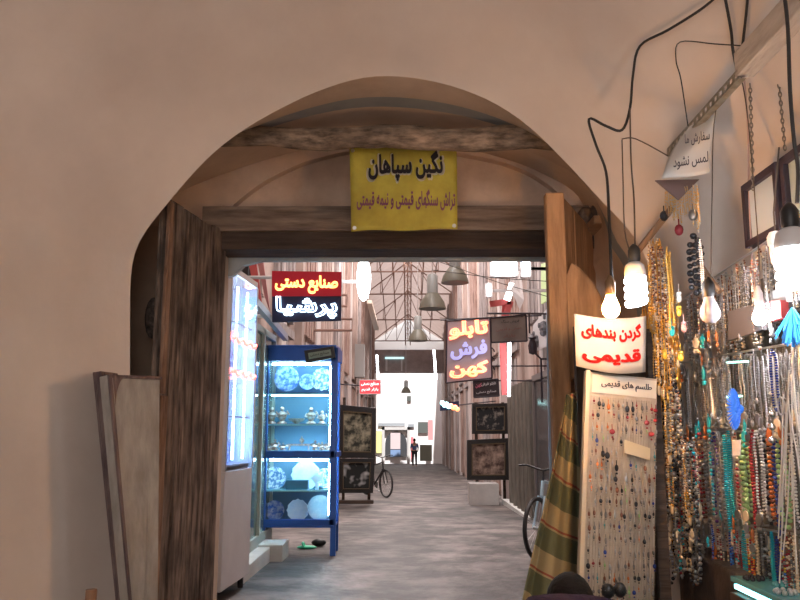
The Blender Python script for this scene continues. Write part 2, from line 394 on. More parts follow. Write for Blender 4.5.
# small bottle, bottom left
bp = at(91, 597, 3.2)
t = thing('oil_bottle', 'small yellow bottle with brown cap at the bottom of the left wall', 'bottle')
mb = MB(); mb.lathe([(0, .0), (.045, 0), (.052, .02), (.052, .16), (.035, .2), (.02, .225), (.02, .235)], (bp.x, 3.2, bp.z - .245), 14)
mb.build('bottle_body', mat('yellow_plastic', (.55, .48, .12), .35), t, smooth=True)
mb = MB(); mb.cyl((bp.x, 3.2, bp.z - .012), (bp.x, 3.2, bp.z + .028), .022, n=12); mb.build('cap', mat('brown_cap', (.25, .13, .07), .5), t)
mb = MB(); mb.box((bp.x - .12, 3.05, 0), (bp.x + .12, 3.35, bp.z - .245)); tag(mb.build('wooden_crate', edge_w), 'crate under the yellow bottle', 'crate')
# ================================================================== YELLOW BANNER
bt = thing('yellow_banner', 'yellow cloth banner with black and purple Persian lettering above the doorway', 'banner')
yb = mat('banner_yellow', (.33, .26, .035), .75, col2=(.52, .45, .06), scale=3, bump=.2)
def bpnt(u_, v_, off=0):
    c0, c1, c2, c3 = at(350, 150, 4.52), at(456, 150, 4.54), at(457, 231, 4.52), at(352, 234, 4.5)
    p = (c0 * (1 - u_) + c1 * u_) * (1 - v_) + (c3 * (1 - u_) + c2 * u_) * v_
    p.z += .012 * math.sin(u_ * PI * 3) * (v_ - .5) ; p.y += .012 * math.sin(u_ * 5 + v_ * 3) + off - .05
    return p
mb = MB(); mb.grid([[bpnt(i / 20, j / 14) for i in range(21)] for j in range(15)])
o = mb.build('cloth', yb, bt, smooth=True); sm = o.modifiers.new('s', 'SOLIDIFY'); sm.thickness = .003
cb = bpnt(.5, .28, -.03)
bw = (bpnt(1, .5) - bpnt(0, .5)).length; bh = (bpnt(.5, 0) - bpnt(.5, 1)).length
lettering('نگین سپاهان', mat('letter_shadow', (.55, .52, .40), .7), bt, bpnt(.52, .25, -.012) , (1, 0, 0), (0, 0, 1), bw * .74, bh * .40, .002, .06)
lettering('نگین سپاهان', mat('letter_black', (.02, .015, .02), .7), bt, bpnt(.52, .245, -.018), (1, 0, 0), (0, 0, 1), bw * .70, bh * .36, .002, .04)
lettering('تراش سنگهای قیمتی و نیمه قیمتی', mat('letter_purple', (.20, .07, .12), .7), bt, bpnt(.52, .64, -.018), (1, 0, 0), (0, 0, 1), bw * .92, bh * .24, .002, .03)
for o in bt.children:
    if o.name.startswith('lettering'):
        for p in o.data.vertices:
            u_ = min(1, max(0, (p.co.x - bpnt(0, .5).x) / (bpnt(1, .5).x - bpnt(0, .5).x))); c0_ = bpnt(.5, .5); v_ = min(1, max(0, .5 - (p.co.z - c0_.z) / bh))
            lay = {'letter_shadow': .006, 'letter_black': .012, 'letter_purple': .010}[o.data.materials[0].name]
            p.co.y = bpnt(u_, v_).y - lay + (p.co.y % .002)
mb = MB()
for u_, v_ in ((.03, .04), (.97, .04), (.03, .96), (.97, .96)):
    p = bpnt(u_, v_); mb.cyl(p + Vector((0, -.006, 0)), p + Vector((0, .003, 0)), .012, n=10)
mb.build('eyelet', steel, bt)
# ================================================================== WIRES, BULBS
def cable(pts, r, name, label, m=cable_m, cat='cable', group=None, n=6):
    P = [at(x, y, clampY(x, y, Y)) for x, y, Y in pts]
    # smooth with Catmull-Rom
    Q = []
    for i in range(len(P) - 1):
        p0, p1, p2, p3 = P[max(i - 1, 0)], P[i], P[i + 1], P[min(i + 2, len(P) - 1)]
        for k in range(5):
            t = k / 5; Q.append(.5 * ((2 * p1) + (p2 - p0) * t + (2 * p0 - 5 * p1 + 4 * p2 - p3) * t * t + (3 * p1 - p0 - 3 * p2 + p3) * t ** 3))
    Q.append(P[-1]); mb = MB(); mb.tube(Q, r, n); return tag(mb.build(name, m, smooth=True), label, cat, group)
cable([(722, -8, 3.0), (700, 10, 3.1), (668, 30, 3.2), (640, 46, 3.3), (633, 75, 3.3), (630, 108, 3.3), (622, 130, 3.3), (606, 126, 3.3), (589, 119, 3.35), (596, 145, 3.3), (606, 172, 3.3), (609, 215, 3.1), (611.5, 278, 2.85)],
      .0062, 'power_cable', 'thick black cable looping over the vault down to the warm bulb')
cable([(630, 108, 3.28), (631, 160, 3.2), (634, 200, 3.1), (635, 250, 3.0)], .0035, 'lamp_wire', 'thin brown wire holding the bright white spiral lamp', wire_m)
cable([(622, 300 - 160, 3.4), (623, 180, 3.3), (625, 232, 3.2), (634, 262, 3.05)], .003, 'lamp_wire', 'thin brown wire left of the bright white spiral lamp', wire_m)
cable([(622, 139, 3.4), (636, 139, 3.3), (668, 156, 3.2)], .003, 'lamp_wire', 'thin slack wire running to the perforated angle bar', wire_m)
cable([(745, 46, 3.1), (715, 44, 3.15), (680, 42, 3.2), (676, 60, 3.2), (681, 80, 3.2), (688, 126, 3.2)], .0026, 'lamp_wire', 'thin dark wire hanging down to the top of the paper notice', cable_m)
cable([(724, -8, 3.0), (731, 30, 3.0), (733, 50, 3.0), (739, 76, 3.0), (742, 50, 2.95), (746, 15, 2.95), (748, -8, 2.95)], .006, 'power_cable', 'black cable drooping in a narrow V at the top of the right wall')
cable([(784, -8, 2.3), (788, 30, 2.3), (790, 90, 2.3), (794, 140, 2.3), (798, 170, 2.3), (797, 203, 2.3)], .006, 'power_cable', 'straight thick black cable running down to the black lamp socket')
cable([(744, 78, 3.1), (748, 130, 3.1), (749, 200, 3.1), (752, 260, 3.1), (755, 292, 3.1)], .004, 'cord', 'pale pink cord hanging straight beside the framed sheet', mat('pink_cord', (.42, .30, .28), .8), 'cord')
for ln, (x0, y0, x1, y1) in (('left', (750, 84, 753, 190)), ('right', (777, 62, 785, 150))):
    a = at(x0, y0, 3.0); b = at(x1, y1, 3.0); nn = 24 if ln == 'left' else 20
    mb = MB()
    for k in range(nn):
        c = a.lerp(b, (k + .5) / nn); h = (b - a).length / nn * .62
        ax = Vector((1, 0, 0)) if k % 2 else Vector((.35, .95, 0))
        mb.tube([c + ax * math.cos(q) * h * .5 + Vector((0, 0, math.sin(q) * h)) for q in [2 * PI * j / 10 for j in range(10)]], .0028, 5, True)
    tag(mb.build('hanging_chain', mat('dull_chain', (.28, .26, .24), .45, .9), smooth=True), ('steel link chain hanging beside the pink cord' if ln == 'left' else 'steel link chain hanging nearest the straight black cable'), 'chain', 'hanging chains')
# bulbs
def spiral_lamp(px, py, Y, R, h, e, label, sock=black, neck=True, up=0):
    c = at(px, py, Y); t = thing('spiral_lamp', label, 'lamp', None)
    mb = MB(); pts = []
    turns = 3.5; K = 64
    for k in range(K + 1):
        q = 2 * PI * turns * k / K; pts.append(c + Vector((math.cos(q) * R * .72, math.sin(q) * R * .72, h * .5 - h * k / K)))
    mb.tube(pts, R * .34, 8); mb.build('spiral_tube', e, t, smooth=True)
    mb = MB(); z = h * .5
    mb.lathe([(.0, z + .002), (R * .95, z + .004), (R, z + .02), (R * .85, z + .05), (R * .5, z + .062), (.0, z + .063)], c, 16); mb.build('ballast', white_p, t, smooth=True)
    mb = MB(); mb.lathe([(0, z + .06), (.02, z + .06), (.024, z + .075), (.024, z + .11), (.016, z + .125), (.006, z + .135), (0, z + .136)], c, 14); mb.build('socket', sock, t, smooth=True)
    return t
E_cool = glow('bulb_cool', (.84, .92, 1.0), 55)
E_cool2 = glow('bulb_cool_bright', (.88, .93, 1.0), 110)
E_warm = glow('bulb_warm', (1.0, .45, .11), 620)
E_small = glow('bulb_small', (.95, .95, 1.0), 220)
spiral_lamp(636, 291, 3.0, .042, .105, E_cool, 'lit white spiral lamp in a black socket above the red lettered sign')
def bulb(px, py, Y, r, glass, label, sock, em=True, cone=False):
    c = at(px, py, Y); t = thing('light_bulb', label, 'light bulb')
    mb = MB(); mb.lathe([(0, -r * 1.05), (r * .5, -r * .95), (r * .9, -r * .5), (r, 0), (r * .88, r * .55), (r * .6, r * 1.15), (r * .48, r * 1.6), (0, r * 1.6)], c, 18); mb.build('glass', glass, t, smooth=True)
    mb = MB(); z = r * 1.6
    mb.lathe([(0, z), (r * .5, z), (r * .62, z + .012), (r * .62, z + .05), (r * .4, z + .062), (.006, z + .075), (0, z + .075)], c, 14); mb.build('socket', sock, t, smooth=True)
    return t
bulb(611, 309, 2.85, .032, E_warm, 'glowing warm bulb hanging over the red lettered sign', mat('brass_socket', (.25, .15, .08), .4, .7))
bulb(710, 313, 2.85, .037, mat('milky_glass', (.34, .33, .38), .35), 'unlit milky bulb in a black socket amid the necklaces', black)
bulb(760, 318, 2.75, .025, E_small, 'small glowing white bulb in front of the dark grey card', white_p)
t = spiral_lamp(794, 268, 2.1, .046, .10, E_cool2, 'lit spiral lamp with a black socket at the frame edge of the stall')
# white ceramic socket next to it
c = at(777, 255, 2.45); t = thing('lamp_holder', 'white ceramic lamp holder hanging left of the brightest spiral lamp', 'lamp holder')
mb = MB(); mb.lathe([(0, -.03), (.016, -.03), (.02, -.02), (.022, .03), (.026, .032), (.026, .06), (.018, .075), (0, .08)], c, 16); mb.build('ceramic_body', mat('ceramic', (.7, .66, .62), .3), t, smooth=True)
mb = MB(); mb.tube([c + Vector((0, 0, .08)), c + Vector((.0, 0, .14)), c + Vector((.02, -.03, .35))], .003, 5); mb.build('lead_wire', wire_m, t)
# lamp wires to the sockets
cable([(711, 280, 2.85), (712, 200, 2.95), (716, 110, 3.05), (739, 76, 3.05)], .0022, 'lamp_wire', 'very thin wire holding the unlit milky bulb', wire_m)
cable([(760, 305, 2.75), (758, 240, 2.8), (748, 120, 2.95), (741, 76, 3.0)], .0022, 'lamp_wire', 'very thin wire holding the small glowing bulb', wire_m)
# ================================================================== RIGHT WALL FRAMING
bar_m = mat('galvanised', (.38, .36, .30), .5, .6, col2=(.22, .20, .16), scale=20)
XB = 1.24
a = atX(667, 156, XB); b = atX(738, 78, XB)
mb = MB(); w = .028
d = (b - a)
K = 16
for k in range(K):   # perforated angle: rungs leave the slots open
    p = a + d * (k / K); q = a + d * ((k + .45) / K)
    mb.slab([p, q, q + Vector((0, 0, w)), p + Vector((0, 0, w))], (.003, 0, 0))
mb.slab([a, b, b + Vector((0, 0, .008)), a + Vector((0, 0, .008))], (.003, 0, 0)); mb.slab([a + Vector((0, 0, w - .002)), b + Vector((0, 0, w - .002)), b + Vector((0, 0, w + .008)), a + Vector((0, 0, w + .008))], (.003, 0, 0))
mb.slab([a, b, b + Vector((.03, 0, 0)), a + Vector((.03, 0, 0))], (0, 0, -.003))
tag(mb.build('perforated_angle_bar', bar_m), 'perforated steel angle bar running along the right wall above the paper notice', 'metal bar')
a = atX(735, 78, XB); b = atX(812, -4, XB); bq = mat('whitewashed_beam', (.34, .30, .26), .85, col2=(.46, .41, .36), scale=5, stretch=(5, 1, 5), bump=.4)
mb = MB(); mb.slab([a, a + Vector((.07, 0, 0)), a + Vector((.07, 0, .10)), a + Vector((0, 0, .10))], b - a); tag(mb.build('shelf_beam', bq, bevel=.005), 'whitewashed wooden beam high on the right wall by the chains', 'beam')
# display back panel and rods
XD = 1.34
struct_back = mat('display_back', (.05, .045, .04), .9, col2=(.20, .18, .155), scale=9, bump=.5)
p0 = atX(672, 400, 1.46); mb = MB()
mb.box((1.47, 2.2, .9), (1.49, p0.y - .05, 2.12)); 
bp_ = tag(mb.build('display_backboard', struct_back), 'grey brown backboard behind the rows of bead necklaces', 'board')
rods = [((636, 330), (775, 236), 'upper'), ((672, 364), (800, 342), 'middle'), ((690, 428), (800, 435), 'lower'), ((690, 518), (806, 536), 'bottom')]
ROD = {}
for (p, q, nm) in rods:
    a = atX(max(p[0], 676), p[1] + (q[1] - p[1]) * (max(p[0], 676) - p[0]) / (q[0] - p[0]), XD); b = atX(q[0], q[1], XD)
    mb = MB(); mb.cyl(a, b, .0045, n=8)
    for tt in (.08, .5, .92):
        c = a.lerp(b, tt); mb.cyl(c, c + Vector((.125, 0, 0)), .004, n=6)
    tag(mb.build('hanging_rod', steel, smooth=True), f'{nm} thin steel rod of the necklace display on the right wall', 'rod', 'necklace rods')
    ROD[nm] = (a, b)
# framed sheets high on the right wall
def framed(px0, px1, yt, yb, label, ins, fr):
    X = 1.40
    a, b = atX(px0, yt[0], X), atX(px1, yt[1], X); a0, b0 = atX(px0, yb[0], X), atX(px1, yb[1], X)
    zt_, zb_ = (a.z + b.z) / 2, (a0.z + b0.z) / 2
    t = thing('framed_sheet', label, 'frame')
    mb = MB(); mb.box((X, a.y, zb_), (X + .015, b.y, zt_)); mb.build('sheet', ins, t)
    mb = MB(); w = .03
    for y in (a.y, b.y): mb.box((X - .02, y - w / 2, zb_ - w / 2), (X + .018, y + w / 2, zt_ + w / 2))
    for z in (zt_, zb_): mb.box((X - .02, min(a.y, b.y), z - w / 2), (X + .018, max(a.y, b.y), z + w / 2))
    mb.build('frame', fr, t, bevel=.003)
darkfr = mat('dark_frame', (.025, .014, .022), .5)
framed(747, 778, (190, 165), (245, 232), 'framed pale blue sheet in a dark purple frame on the right wall', mat('pale_blue_sheet', (.42, .48, .52), .4), darkfr)
framed(786, 815, (162, 140), (230, 218), 'second dark framed sheet by the black lamp socket', mat('greenish_sheet', (.30, .34, .30), .4), darkfr)
# paper notice hung on the angle bar
t = thing('paper_notice', 'crumpled white paper notice with handwriting hanging from the angle bar', 'paper')
cx = [at(690, 126, 3.25), at(716, 104, 3.15), at(711, 172, 3.15), at(661, 180, 3.25)]
def pn(u_, v_, off=0):
    p = (cx[0] * (1 - u_) + cx[1] * u_) * (1 - v_) + (cx[3] * (1 - u_) + cx[2] * u_) * v_
    p.x += .018 * math.sin(v_ * 3) * (1 - u_) * -1; p.y += .02 * math.sin(u_ * 4 + v_ * 5) + off; return p
mb = MB(); mb.grid([[pn(i / 14, j / 14) for i in range(15)] for j in range(15)]); o = mb.build('sheet', mat('notice_paper', (.50, .49, .47), .8), t, smooth=True); o.modifiers.new('s', 'SOLIDIFY').thickness = .001
ink = mat('ink', (.06, .055, .07), .7)
uu = (cx[2] - cx[3]).normalized(); 
lettering('سفارش ما', ink, t, pn(.5, .45, -.03), uu, (.05, 0, 1), .10, .055, .001, .01)
lettering('لمس نشود', ink, t, pn(.5, .80, -.03), uu, (.05, 0, 1), .14, .06, .001, .01)
# brown cloth point under the notice
mb = MB(); P = [at(655, 180, 3.3), at(700, 179, 3.3), at(679, 200, 3.28)]
mb.slab(P, (0, .012, 0)); tag(mb.build('leather_triangle', mat('brown_leather', (.16, .10, .09), .7), bevel=.003), 'brown triangular leather piece hanging under the paper notice', 'ornament')
# ================================================================== JEWELLERY
def strand_mesh(name, L, w, r, ms, kind='bead', n=None, seed=0, pend=None):
    """closed hanging loop from (0,0,0); beads in materials ms."""
    rnd = random.Random(seed); mb = MB()
    K = 60
    def pt(t):     # t in 0..1 round the loop
        s = 1 - abs(2 * t - 1); sx = -1 if t < .5 else 1
        z = -L * (1 - (1 - s) ** 1.0) if s < .93 else -L * (.93 + .07 * math.sin((s - .93) / .07 * PI / 2))
        x = sx * w * .5 * min(1, (s * 6) ** .6) * (1 if s < .85 else math.cos((s - .85) / .15 * PI / 2))
        return Vector((x * .35, x, z)) + Vector((math.sin(s * 9 + seed) * .002, math.cos(s * 7 + seed) * .002, 0))
    if kind == 'bead':
        N = int((2 * L) / (r * 2.05))
        for k in range(N):
            mb.k = rnd.randrange(len(ms)) if len(ms) > 1 else 0
            rr = r * rnd.uniform(.85, 1.1); mb.ball(pt(k / N), rr, 7, 4, (1, 1, .92))
    elif kind == 'disc':
        N = int((2 * L) / (r * 1.1))
        for k in range(N):
            mb.k = k % len(ms); mb.ball(pt(k / N), r, 8, 4, (1, 1, .5))
    else:   # chain
        N = int((2 * L) / (r * 3.2))
        for k in range(N):
            mb.ball(pt(k / N), r, 5, 3, (.8, 1.0, 1.7))
        mb.tube([pt(k / 24) for k in range(24)], r * .45, 4, True)
    if pend:
        mb.k = len(ms) - 1
        z = -L - .012
        if pend == 'drop': mb.ball((0, 0, z), .013, 8, 6, (.6, .8, 1.5))
        elif pend == 'coin': mb.lathe([(0, -.003), (.018, -.003), (.018, .003), (0, .003)], (0, 0, z), 12, 'x')
        elif pend == 'cross':
            for k in range(5): mb.ball((0, (k - 2) * .01, z - .004 * (2 - abs(k - 2))), .006, 6, 4, (1, 1, 1.6))
    me = mb.mesh(name, ms, True); return me
C = lambda nm, c, r=.25, m=0: mat(nm, c, r, m)
turq = C('turquoise', (.03, .42, .50)); navy = C('lapis', (.03, .05, .22)); red = C('garnet', (.28, .03, .04)); green = C('jade', (.30, .48, .22))
pearl = C('pearl', (.72, .70, .68)); orange = C('carnelian', (.55, .16, .05)); brownb = C('brown_agate', (.20, .08, .05)); blackb = C('onyx', (.02, .02, .025), .15)
silver = C('old_silver', (.44, .45, .47), .3, .9); dsilver = C('dark_silver', (.24, .23, .22), .35, .8); gold = C('brass_gold', (.70, .38, .08), .35, .8); cream = C('cream_stone', (.60, .48, .34)); blue = C('blue_glass', (.05, .18, .55)); purple = C('amethyst', (.16, .07, .24)); teal = C('teal_glass', (.10, .32, .34)); yellow = C('amber_yellow', (.65, .45, .06)); pink = C('rose_quartz', (.55, .30, .32)); grey = C('smoky_grey', (.20, .19, .19))
KIND = {}
def kind(k, *a, **kw): KIND[k] = strand_mesh(k, *a, **kw)
kind('turq', .40, .03, .0085, [turq], 'disc'); kind('turq2', .25, .028, .0075, [turq, teal], 'disc', seed=3)
kind('navy', .38, .045, .008, [navy], seed=1); kind('red', .38, .04, .0065, [red], seed=2); kind('green', .36, .05, .010, [green], seed=3)
kind('pearl', .33, .05, .006, [pearl], seed=4); kind('orange', .36, .035, .008, [orange, brownb], seed=5); kind('brown', .34, .03, .007, [brownb, red, cream], seed=6)
kind('purple', .36, .04, .007, [purple, navy, silver], seed=7); kind('teal', .35, .035, .007, [teal, turq, silver], seed=8); kind('black', .34, .05, .009, [blackb, silver], seed=9)
kind('cream', .34, .05, .009, [cream], seed=10); kind('blue', .34, .04, .007, [blue, navy], seed=11); kind('rainbow', .36, .03, .007, [orange, yellow, red], seed=12)
kind('silver1', .30, .03, .0035, [silver], 'chain', seed=13, pend='drop'); kind('silver2', .26, .05, .003, [dsilver], 'chain', seed=14, pend='coin'); kind('silver3', .34, .02, .004, [silver, dsilver], 'bead', seed=15, pend='cross')
kind('gold1', .34, .03, .004, [gold], 'chain', seed=16, pend='coin'); kind('gold2', .28, .05, .0045, [gold, cream], 'bead', seed=17, pend='drop'); kind('gold3', .42, .02, .0035, [gold], 'chain', seed=18, pend='cross')
kind('grey', .32, .03, .006, [grey, dsilver, silver], seed=19); kind('bigblack', .20, .06, .012, [blackb], seed=20); kind('chunk', .26, .012, .013, [blackb, silver, dsilver], 'bead', seed=21)
kind('mix', .30, .03, .0065, [red, silver, turq, pink, grey], seed=22); kind('mix2', .28, .035, .006, [yellow, blue, silver, red, dsilver], seed=23); kind('olive', .30, .04, .005, [cream, grey, brownb], seed=24)
kind('tassel', .16, .012, .003, [gold, cream], 'bead', seed=25)
NK = []
def hang(k, px, py, lenpx, X, label, group, cat='necklace', name=None, face=0.0):
    p = atX(px, py, X); z1 = atX(px, py + lenpx, X).z; L0 = -min(v.co.z for v in KIND[k].vertices)
    s = (p.z - z1) / L0
    o = bpy.data.objects.new(name or 'bead_necklace', KIND[k]); COL.objects.link(o); o.location = p
    o.rotation_euler = (0, 0, face + random.uniform(-.5, .5)); sc = min(1.25, max(.7, s)); o.scale = (sc, sc, s)
    tag(o, label, cat, group); NK.append(o); return o
GT = 'chains and necklaces on the upper rod'; GM = 'necklaces on the middle rod'; GL = 'bead necklaces on the lower rod'; GB = 'bead necklaces of the bottom row'
# lower rod: the colourful row (x, kind, length, label)
low = [(686, 'olive', 92, 'olive and grey'), (690, 'teal', 96, 'pale teal'), (694, 'orange', 84, 'rust orange'), (699, 'brown', 92, 'brown red'), (704, 'grey', 88, 'smoky grey'), (709, 'teal', 80, 'sea green'), (713, 'purple', 92, 'violet and silver'),
       (718, 'grey', 100, 'grey silver'), (724, 'turq', 100, 'bright turquoise disc'), (728, 'turq', 92, 'turquoise disc'), (734, 'brown', 84, 'dark brown'), (741, 'green', 92, 'pale green jade'), (745, 'green', 86, 'light green'), (749, 'red', 88, 'dark red garnet'),
       (752, 'red', 86, 'deep red'), (756, 'pearl', 86, 'white pearl'), (761, 'pearl', 90, 'ivory pearl'), (765, 'black', 90, 'black and silver'), (768, 'orange', 94, 'orange brown'), (772, 'navy', 94, 'navy blue lapis'), (776, 'navy', 88, 'dark blue'), (780, 'green', 96, 'mint green'), (785, 'cream', 88, 'cream stone'),
       (790, 'silver3', 96, 'silver bead'), (794, 'pearl', 96, 'milk white'), (799, 'silver1', 96, 'fine silver')]
near = {}
for i, (x, k, l, nm) in enumerate(low):
    nb = low[i - 1][3] if i else 'earring board'
    hang(k, x, 433 + random.uniform(-3, 3), l + random.uniform(-5, 5), XD - .03 + random.uniform(-.015, .015), f'{nm} necklace on the lower rod next to the {nb} one', GL)
bot = [(690, 'olive', 52, 'drab olive'), (697, 'mix', 50, 'mixed red and silver'), (703, 'grey', 46, 'grey bead'), (712, 'blue', 48, 'slim blue'), (718, 'brown', 56, 'brown agate'), (724, 'olive', 58, 'sandy'), (730, 'blue', 60, 'royal blue glass'), (735, 'mix', 60, 'multicoloured'), (738, 'red', 62, 'wine red'), (743, 'turq2', 58, 'teal disc'),
       (748, 'rainbow', 66, 'orange and yellow'), (752, 'rainbow', 64, 'amber orange'), (756, 'cream', 54, 'cream knobbly'), (761, 'grey', 60, 'grey mixed'), (765, 'black', 60, 'black onyx'), (771, 'turq', 64, 'vivid turquoise'), (776, 'navy', 64, 'lapis blue'), (781, 'mix2', 62, 'yellow and blue'), (786, 'brown', 64, 'reddish brown'),
       (790, 'olive', 62, 'beige'), (794, 'cream', 64, 'ivory stone'), (799, 'silver3', 60, 'pale silver')]
for i, (x, k, l, nm) in enumerate(bot):
    nb = bot[i - 1][3] if i else 'hanging coin'
    hang(k, x, 526 + (x - 690) * .1 + random.uniform(-3, 3), l, XD - .045 + random.uniform(-.015, .015), f'{nm} necklace in the bottom row next to the {nb} one', GB)
# middle rod: silver and dark chains
mk = ['silver1', 'grey', 'silver2', 'silver3', 'mix', 'grey', 'silver1', 'silver2', 'olive', 'mix2', 'teal']
LB = {'silver1': 'fine silver chain with a drop pendant', 'silver2': 'dark silver chain with a coin pendant', 'silver3': 'silver bead string with a cross pendant', 'grey': 'smoky grey bead string', 'mix': 'mixed colour bead string', 'mix2': 'yellow and blue bead string', 'olive': 'olive brown bead string', 'teal': 'pale teal bead string', 'gold1': 'golden chain with a coin pendant', 'gold2': 'gold and cream bead string', 'gold3': 'long thin golden chain', 'black': 'black and silver bead string', 'chunk': 'chunky black and silver bead strand'}
for i in range(78):
    x = 676 + i * 1.6; k = mk[(i * 7 + i // 3) % len(mk)]
    hang(k, x, 364 - (x - 672) * .17 + random.uniform(-1, 12), random.uniform(46, 80), XD + random.uniform(-.05, .07), LB[k] + ' crowded on the middle rod', GM + ', ' + k, name='fine_chain' if 'silver' in k else 'bead_string')
for i in range(64):
    x = 682 + i * 1.9; k = ['silver1', 'grey', 'silver2', 'silver3', 'mix', 'olive', 'black'][(i * 5 + i // 4) % 7]
    y0 = 330 + (236 - 330) * (x - 636) / 139
    hang(k, x, max(y0, 225) + random.uniform(0, 14), random.uniform(46, 95), XD + random.uniform(-.04, .06), LB[k] + ' crowded on the upper rod', GT + ', ' + k, name='fine_chain' if 'silver' in k else 'bead_string')
# gold cascade in the corner beside the earring board
for i in range(108):
    row = i // 36; x = 641 + (i % 36) * (1.0 if row else .85) + random.uniform(-1, 1)
    y = [250, 305, 372][row] + random.uniform(-12, 12)
    if row == 0: x = max(x, 650)
    k = random.choice(['gold1', 'gold2', 'gold3', 'gold1', 'olive'] if row < 2 else ['gold2', 'olive', 'gold1', 'black', 'grey'])
    X = 1.17 + random.uniform(-.03, .07)
    hang(k, x, y, random.uniform(60, 100), X, LB[k] + (' high in the golden cascade', ' midway down the golden cascade', ' low in the golden cascade')[row], 'golden cascade in the corner, %s row %s' % (('top', 'middle', 'low')[row], k), 'chain', 'golden_chain')
for i in range(60):
    x = 656 + (i % 30) * 1.4 + random.uniform(-1, 1); row = i // 30
    y = [440, 495][row] + random.uniform(-10, 10)
    k = random.choice(['olive', 'grey', 'black', 'silver2', 'gold2', 'mix'])
    hang(k, x, y, random.uniform(50, 85), 1.2 + random.uniform(-.03, .06), LB[k] + (' in the dark corner', ' lowest in the dark corner')[row], 'dark corner strands, %s %s' % (('upper', 'lower')[row], k), 'chain', 'corner_strand')
# singular pieces
hang('bigblack', 693, 236, 62, 1.22, 'thick loop of shiny black beads hanging above the unlit milky bulb', None)
hang('bigblack', 697, 240, 55, 1.24, 'second black bead loop nested behind the thick one', None)
hang('chunk', 677, 392, 78, 1.2, 'chunky black and silver bead strand beside the golden cascade', None)
hang('silver3', 683, 462, 64, 1.2, 'white bead strand with a long silver pendant left of the orange necklace', None)
hang('navy', 772, 350, 62, 1.26, 'dark blue bead strand below the small glowing bulb', None)
hang('pearl', 700, 240, 60, 1.2, 'white bead loop hanging in front of the black bead loops', None)
for i in range(17):   # tassels below notice
    x = 665 + i * 2.0; hang('tassel', x, 184 + abs(i - 8) * -.2 + random.uniform(0, 8), random.uniform(28, 44), 1.22 + random.uniform(-.02, .02), 'thin golden bead tassel under the paper notice', 'golden tassels under the notice', 'tassel', 'bead_tassel')
for i, (x, y, m_, lb) in enumerate([(664, 216, blackb, 'black'), (693, 215, dsilver, 'dark grey'), (679, 230, red, 'red')]):
    mb = MB(); c = atX(x, y, 1.21); mb.ball(c, .02, 10, 6, (1, 1, 1.3)); mb.cyl(c, c + Vector((0, 0, .05)), .003, n=5)
    tag(mb.build('bauble', m_, smooth=True), f'small {lb} bauble at the end of the golden tassels', 'bauble')
# silver charms (medallions) between the rows
ch = MB(); ch.lathe([(0, -.002), (.016, -.002), (.018, 0), (.016, .003), (.008, .005), (0, .004)], (0, 0, -.02), 12, 'x'); ch.tube([(0, .004 * math.cos(q), .004 * math.sin(q)) for q in [2 * PI * j / 8 for j in range(8)]], .0012, 4, True)
for j in range(3): ch.ball((0, (j - 1) * .01, -.045), .0045, 6, 4, (1, 1, 1.6))
chm = ch.mesh('charm', silver, True)
CM = [chm]
for m_ in (dsilver, cream, turq, orange):
    q = chm.copy(); q.materials.clear(); q.materials.append(m_); CM.append(q)
cn = ['silver', 'dark silver', 'cream', 'turquoise', 'orange']
for i in range(96):
    zone = i % 4
    if zone == 0: x, y = random.uniform(686, 798), random.uniform(408, 432); zn = 'just above the lower rod'
    elif zone == 1: x, y = random.uniform(684, 770), random.uniform(508, 545); zn = 'between the lower and bottom rows'
    elif zone == 2: x, y = random.uniform(680, 720), random.uniform(330, 372); zn = 'by the left end of the middle rod'
    else: x, y = random.uniform(664, 700), random.uniform(500, 560); zn = 'in the dark corner by the earring board'
    q = random.choice([0, 0, 0, 1, 1, 2, 3, 4] if zone != 3 else [1, 2, 2, 0])
    o = bpy.data.objects.new('charm', CM[q]); COL.objects.link(o); o.location = atX(x, y, (1.26 if zone != 3 else 1.19) + random.uniform(-.03, .03)); o.rotation_euler = (random.uniform(-.3, .3), 0, random.uniform(-.6, .6) - .3)
    s = random.uniform(.8, 1.5); o.scale = (s, s, s)
    tag(o, f'small {cn[q]} charm hanging {zn}', 'charm', f'{cn[q]} charms {zn}')
# dark grey card, red cloth, blue tassel, white price card, ring, blue glow ornament
def quad(name, px, Xs, th, m, label, cat, bev=.002):
    P = [atX(x, y, Xs) for x, y in px]; mb = MB(); mb.slab(P, (th, 0, 0)); return tag(mb.build(name, m, bevel=bev), label, cat)
quad('grey_card', [(728, 311), (764, 302), (762, 330), (727, 341)], 1.30, .02, mat('dark_card', (.07, .06, .06), .7), 'dark grey card hanging behind the small glowing bulb', 'card')
quad('grey_cover', [(757, 302), (785, 282), (800, 282), (800, 300), (770, 304)], 1.33, .03, mat('mid_card', (.28, .28, .28), .7), 'mid grey slanted cover beneath the white lamp holder', 'cover')
quad('red_pouch', [(764, 302), (780, 300), (781, 318), (767, 322)], 1.31, .03, mat('red_cloth', (.42, .05, .05), .8), 'red cloth pouch right of the small glowing bulb', 'pouch')
quad('price_card', [(732, 440), (740, 440), (740, 456), (732, 456)], 1.2, .004, mat('white_card', (.7, .68, .72), .6), 'white price card hanging among the turquoise and green necklaces', 'card')
mb = MB(); rb = random.Random(4); c = atX(793, 318, 1.12)
for k in range(70):
    q = Vector((rb.gauss(0, .4), rb.gauss(0, .6), -abs(rb.gauss(0, 1)))).normalized() * rb.uniform(.04, .07); mb.tube([c + Vector((0, 0, .03)), c + q * .6 + Vector((0, 0, .0)), c + q + Vector((0, 0, -.02))], .003, 4)
tag(mb.build('wool_tassel', mat('bright_blue_wool', (.03, .25, .65), .9)), 'bright blue wool tassel under the brightest spiral lamp', 'tassel')
mb = MB(); rb = random.Random(5); c = atX(739, 409, 1.2)
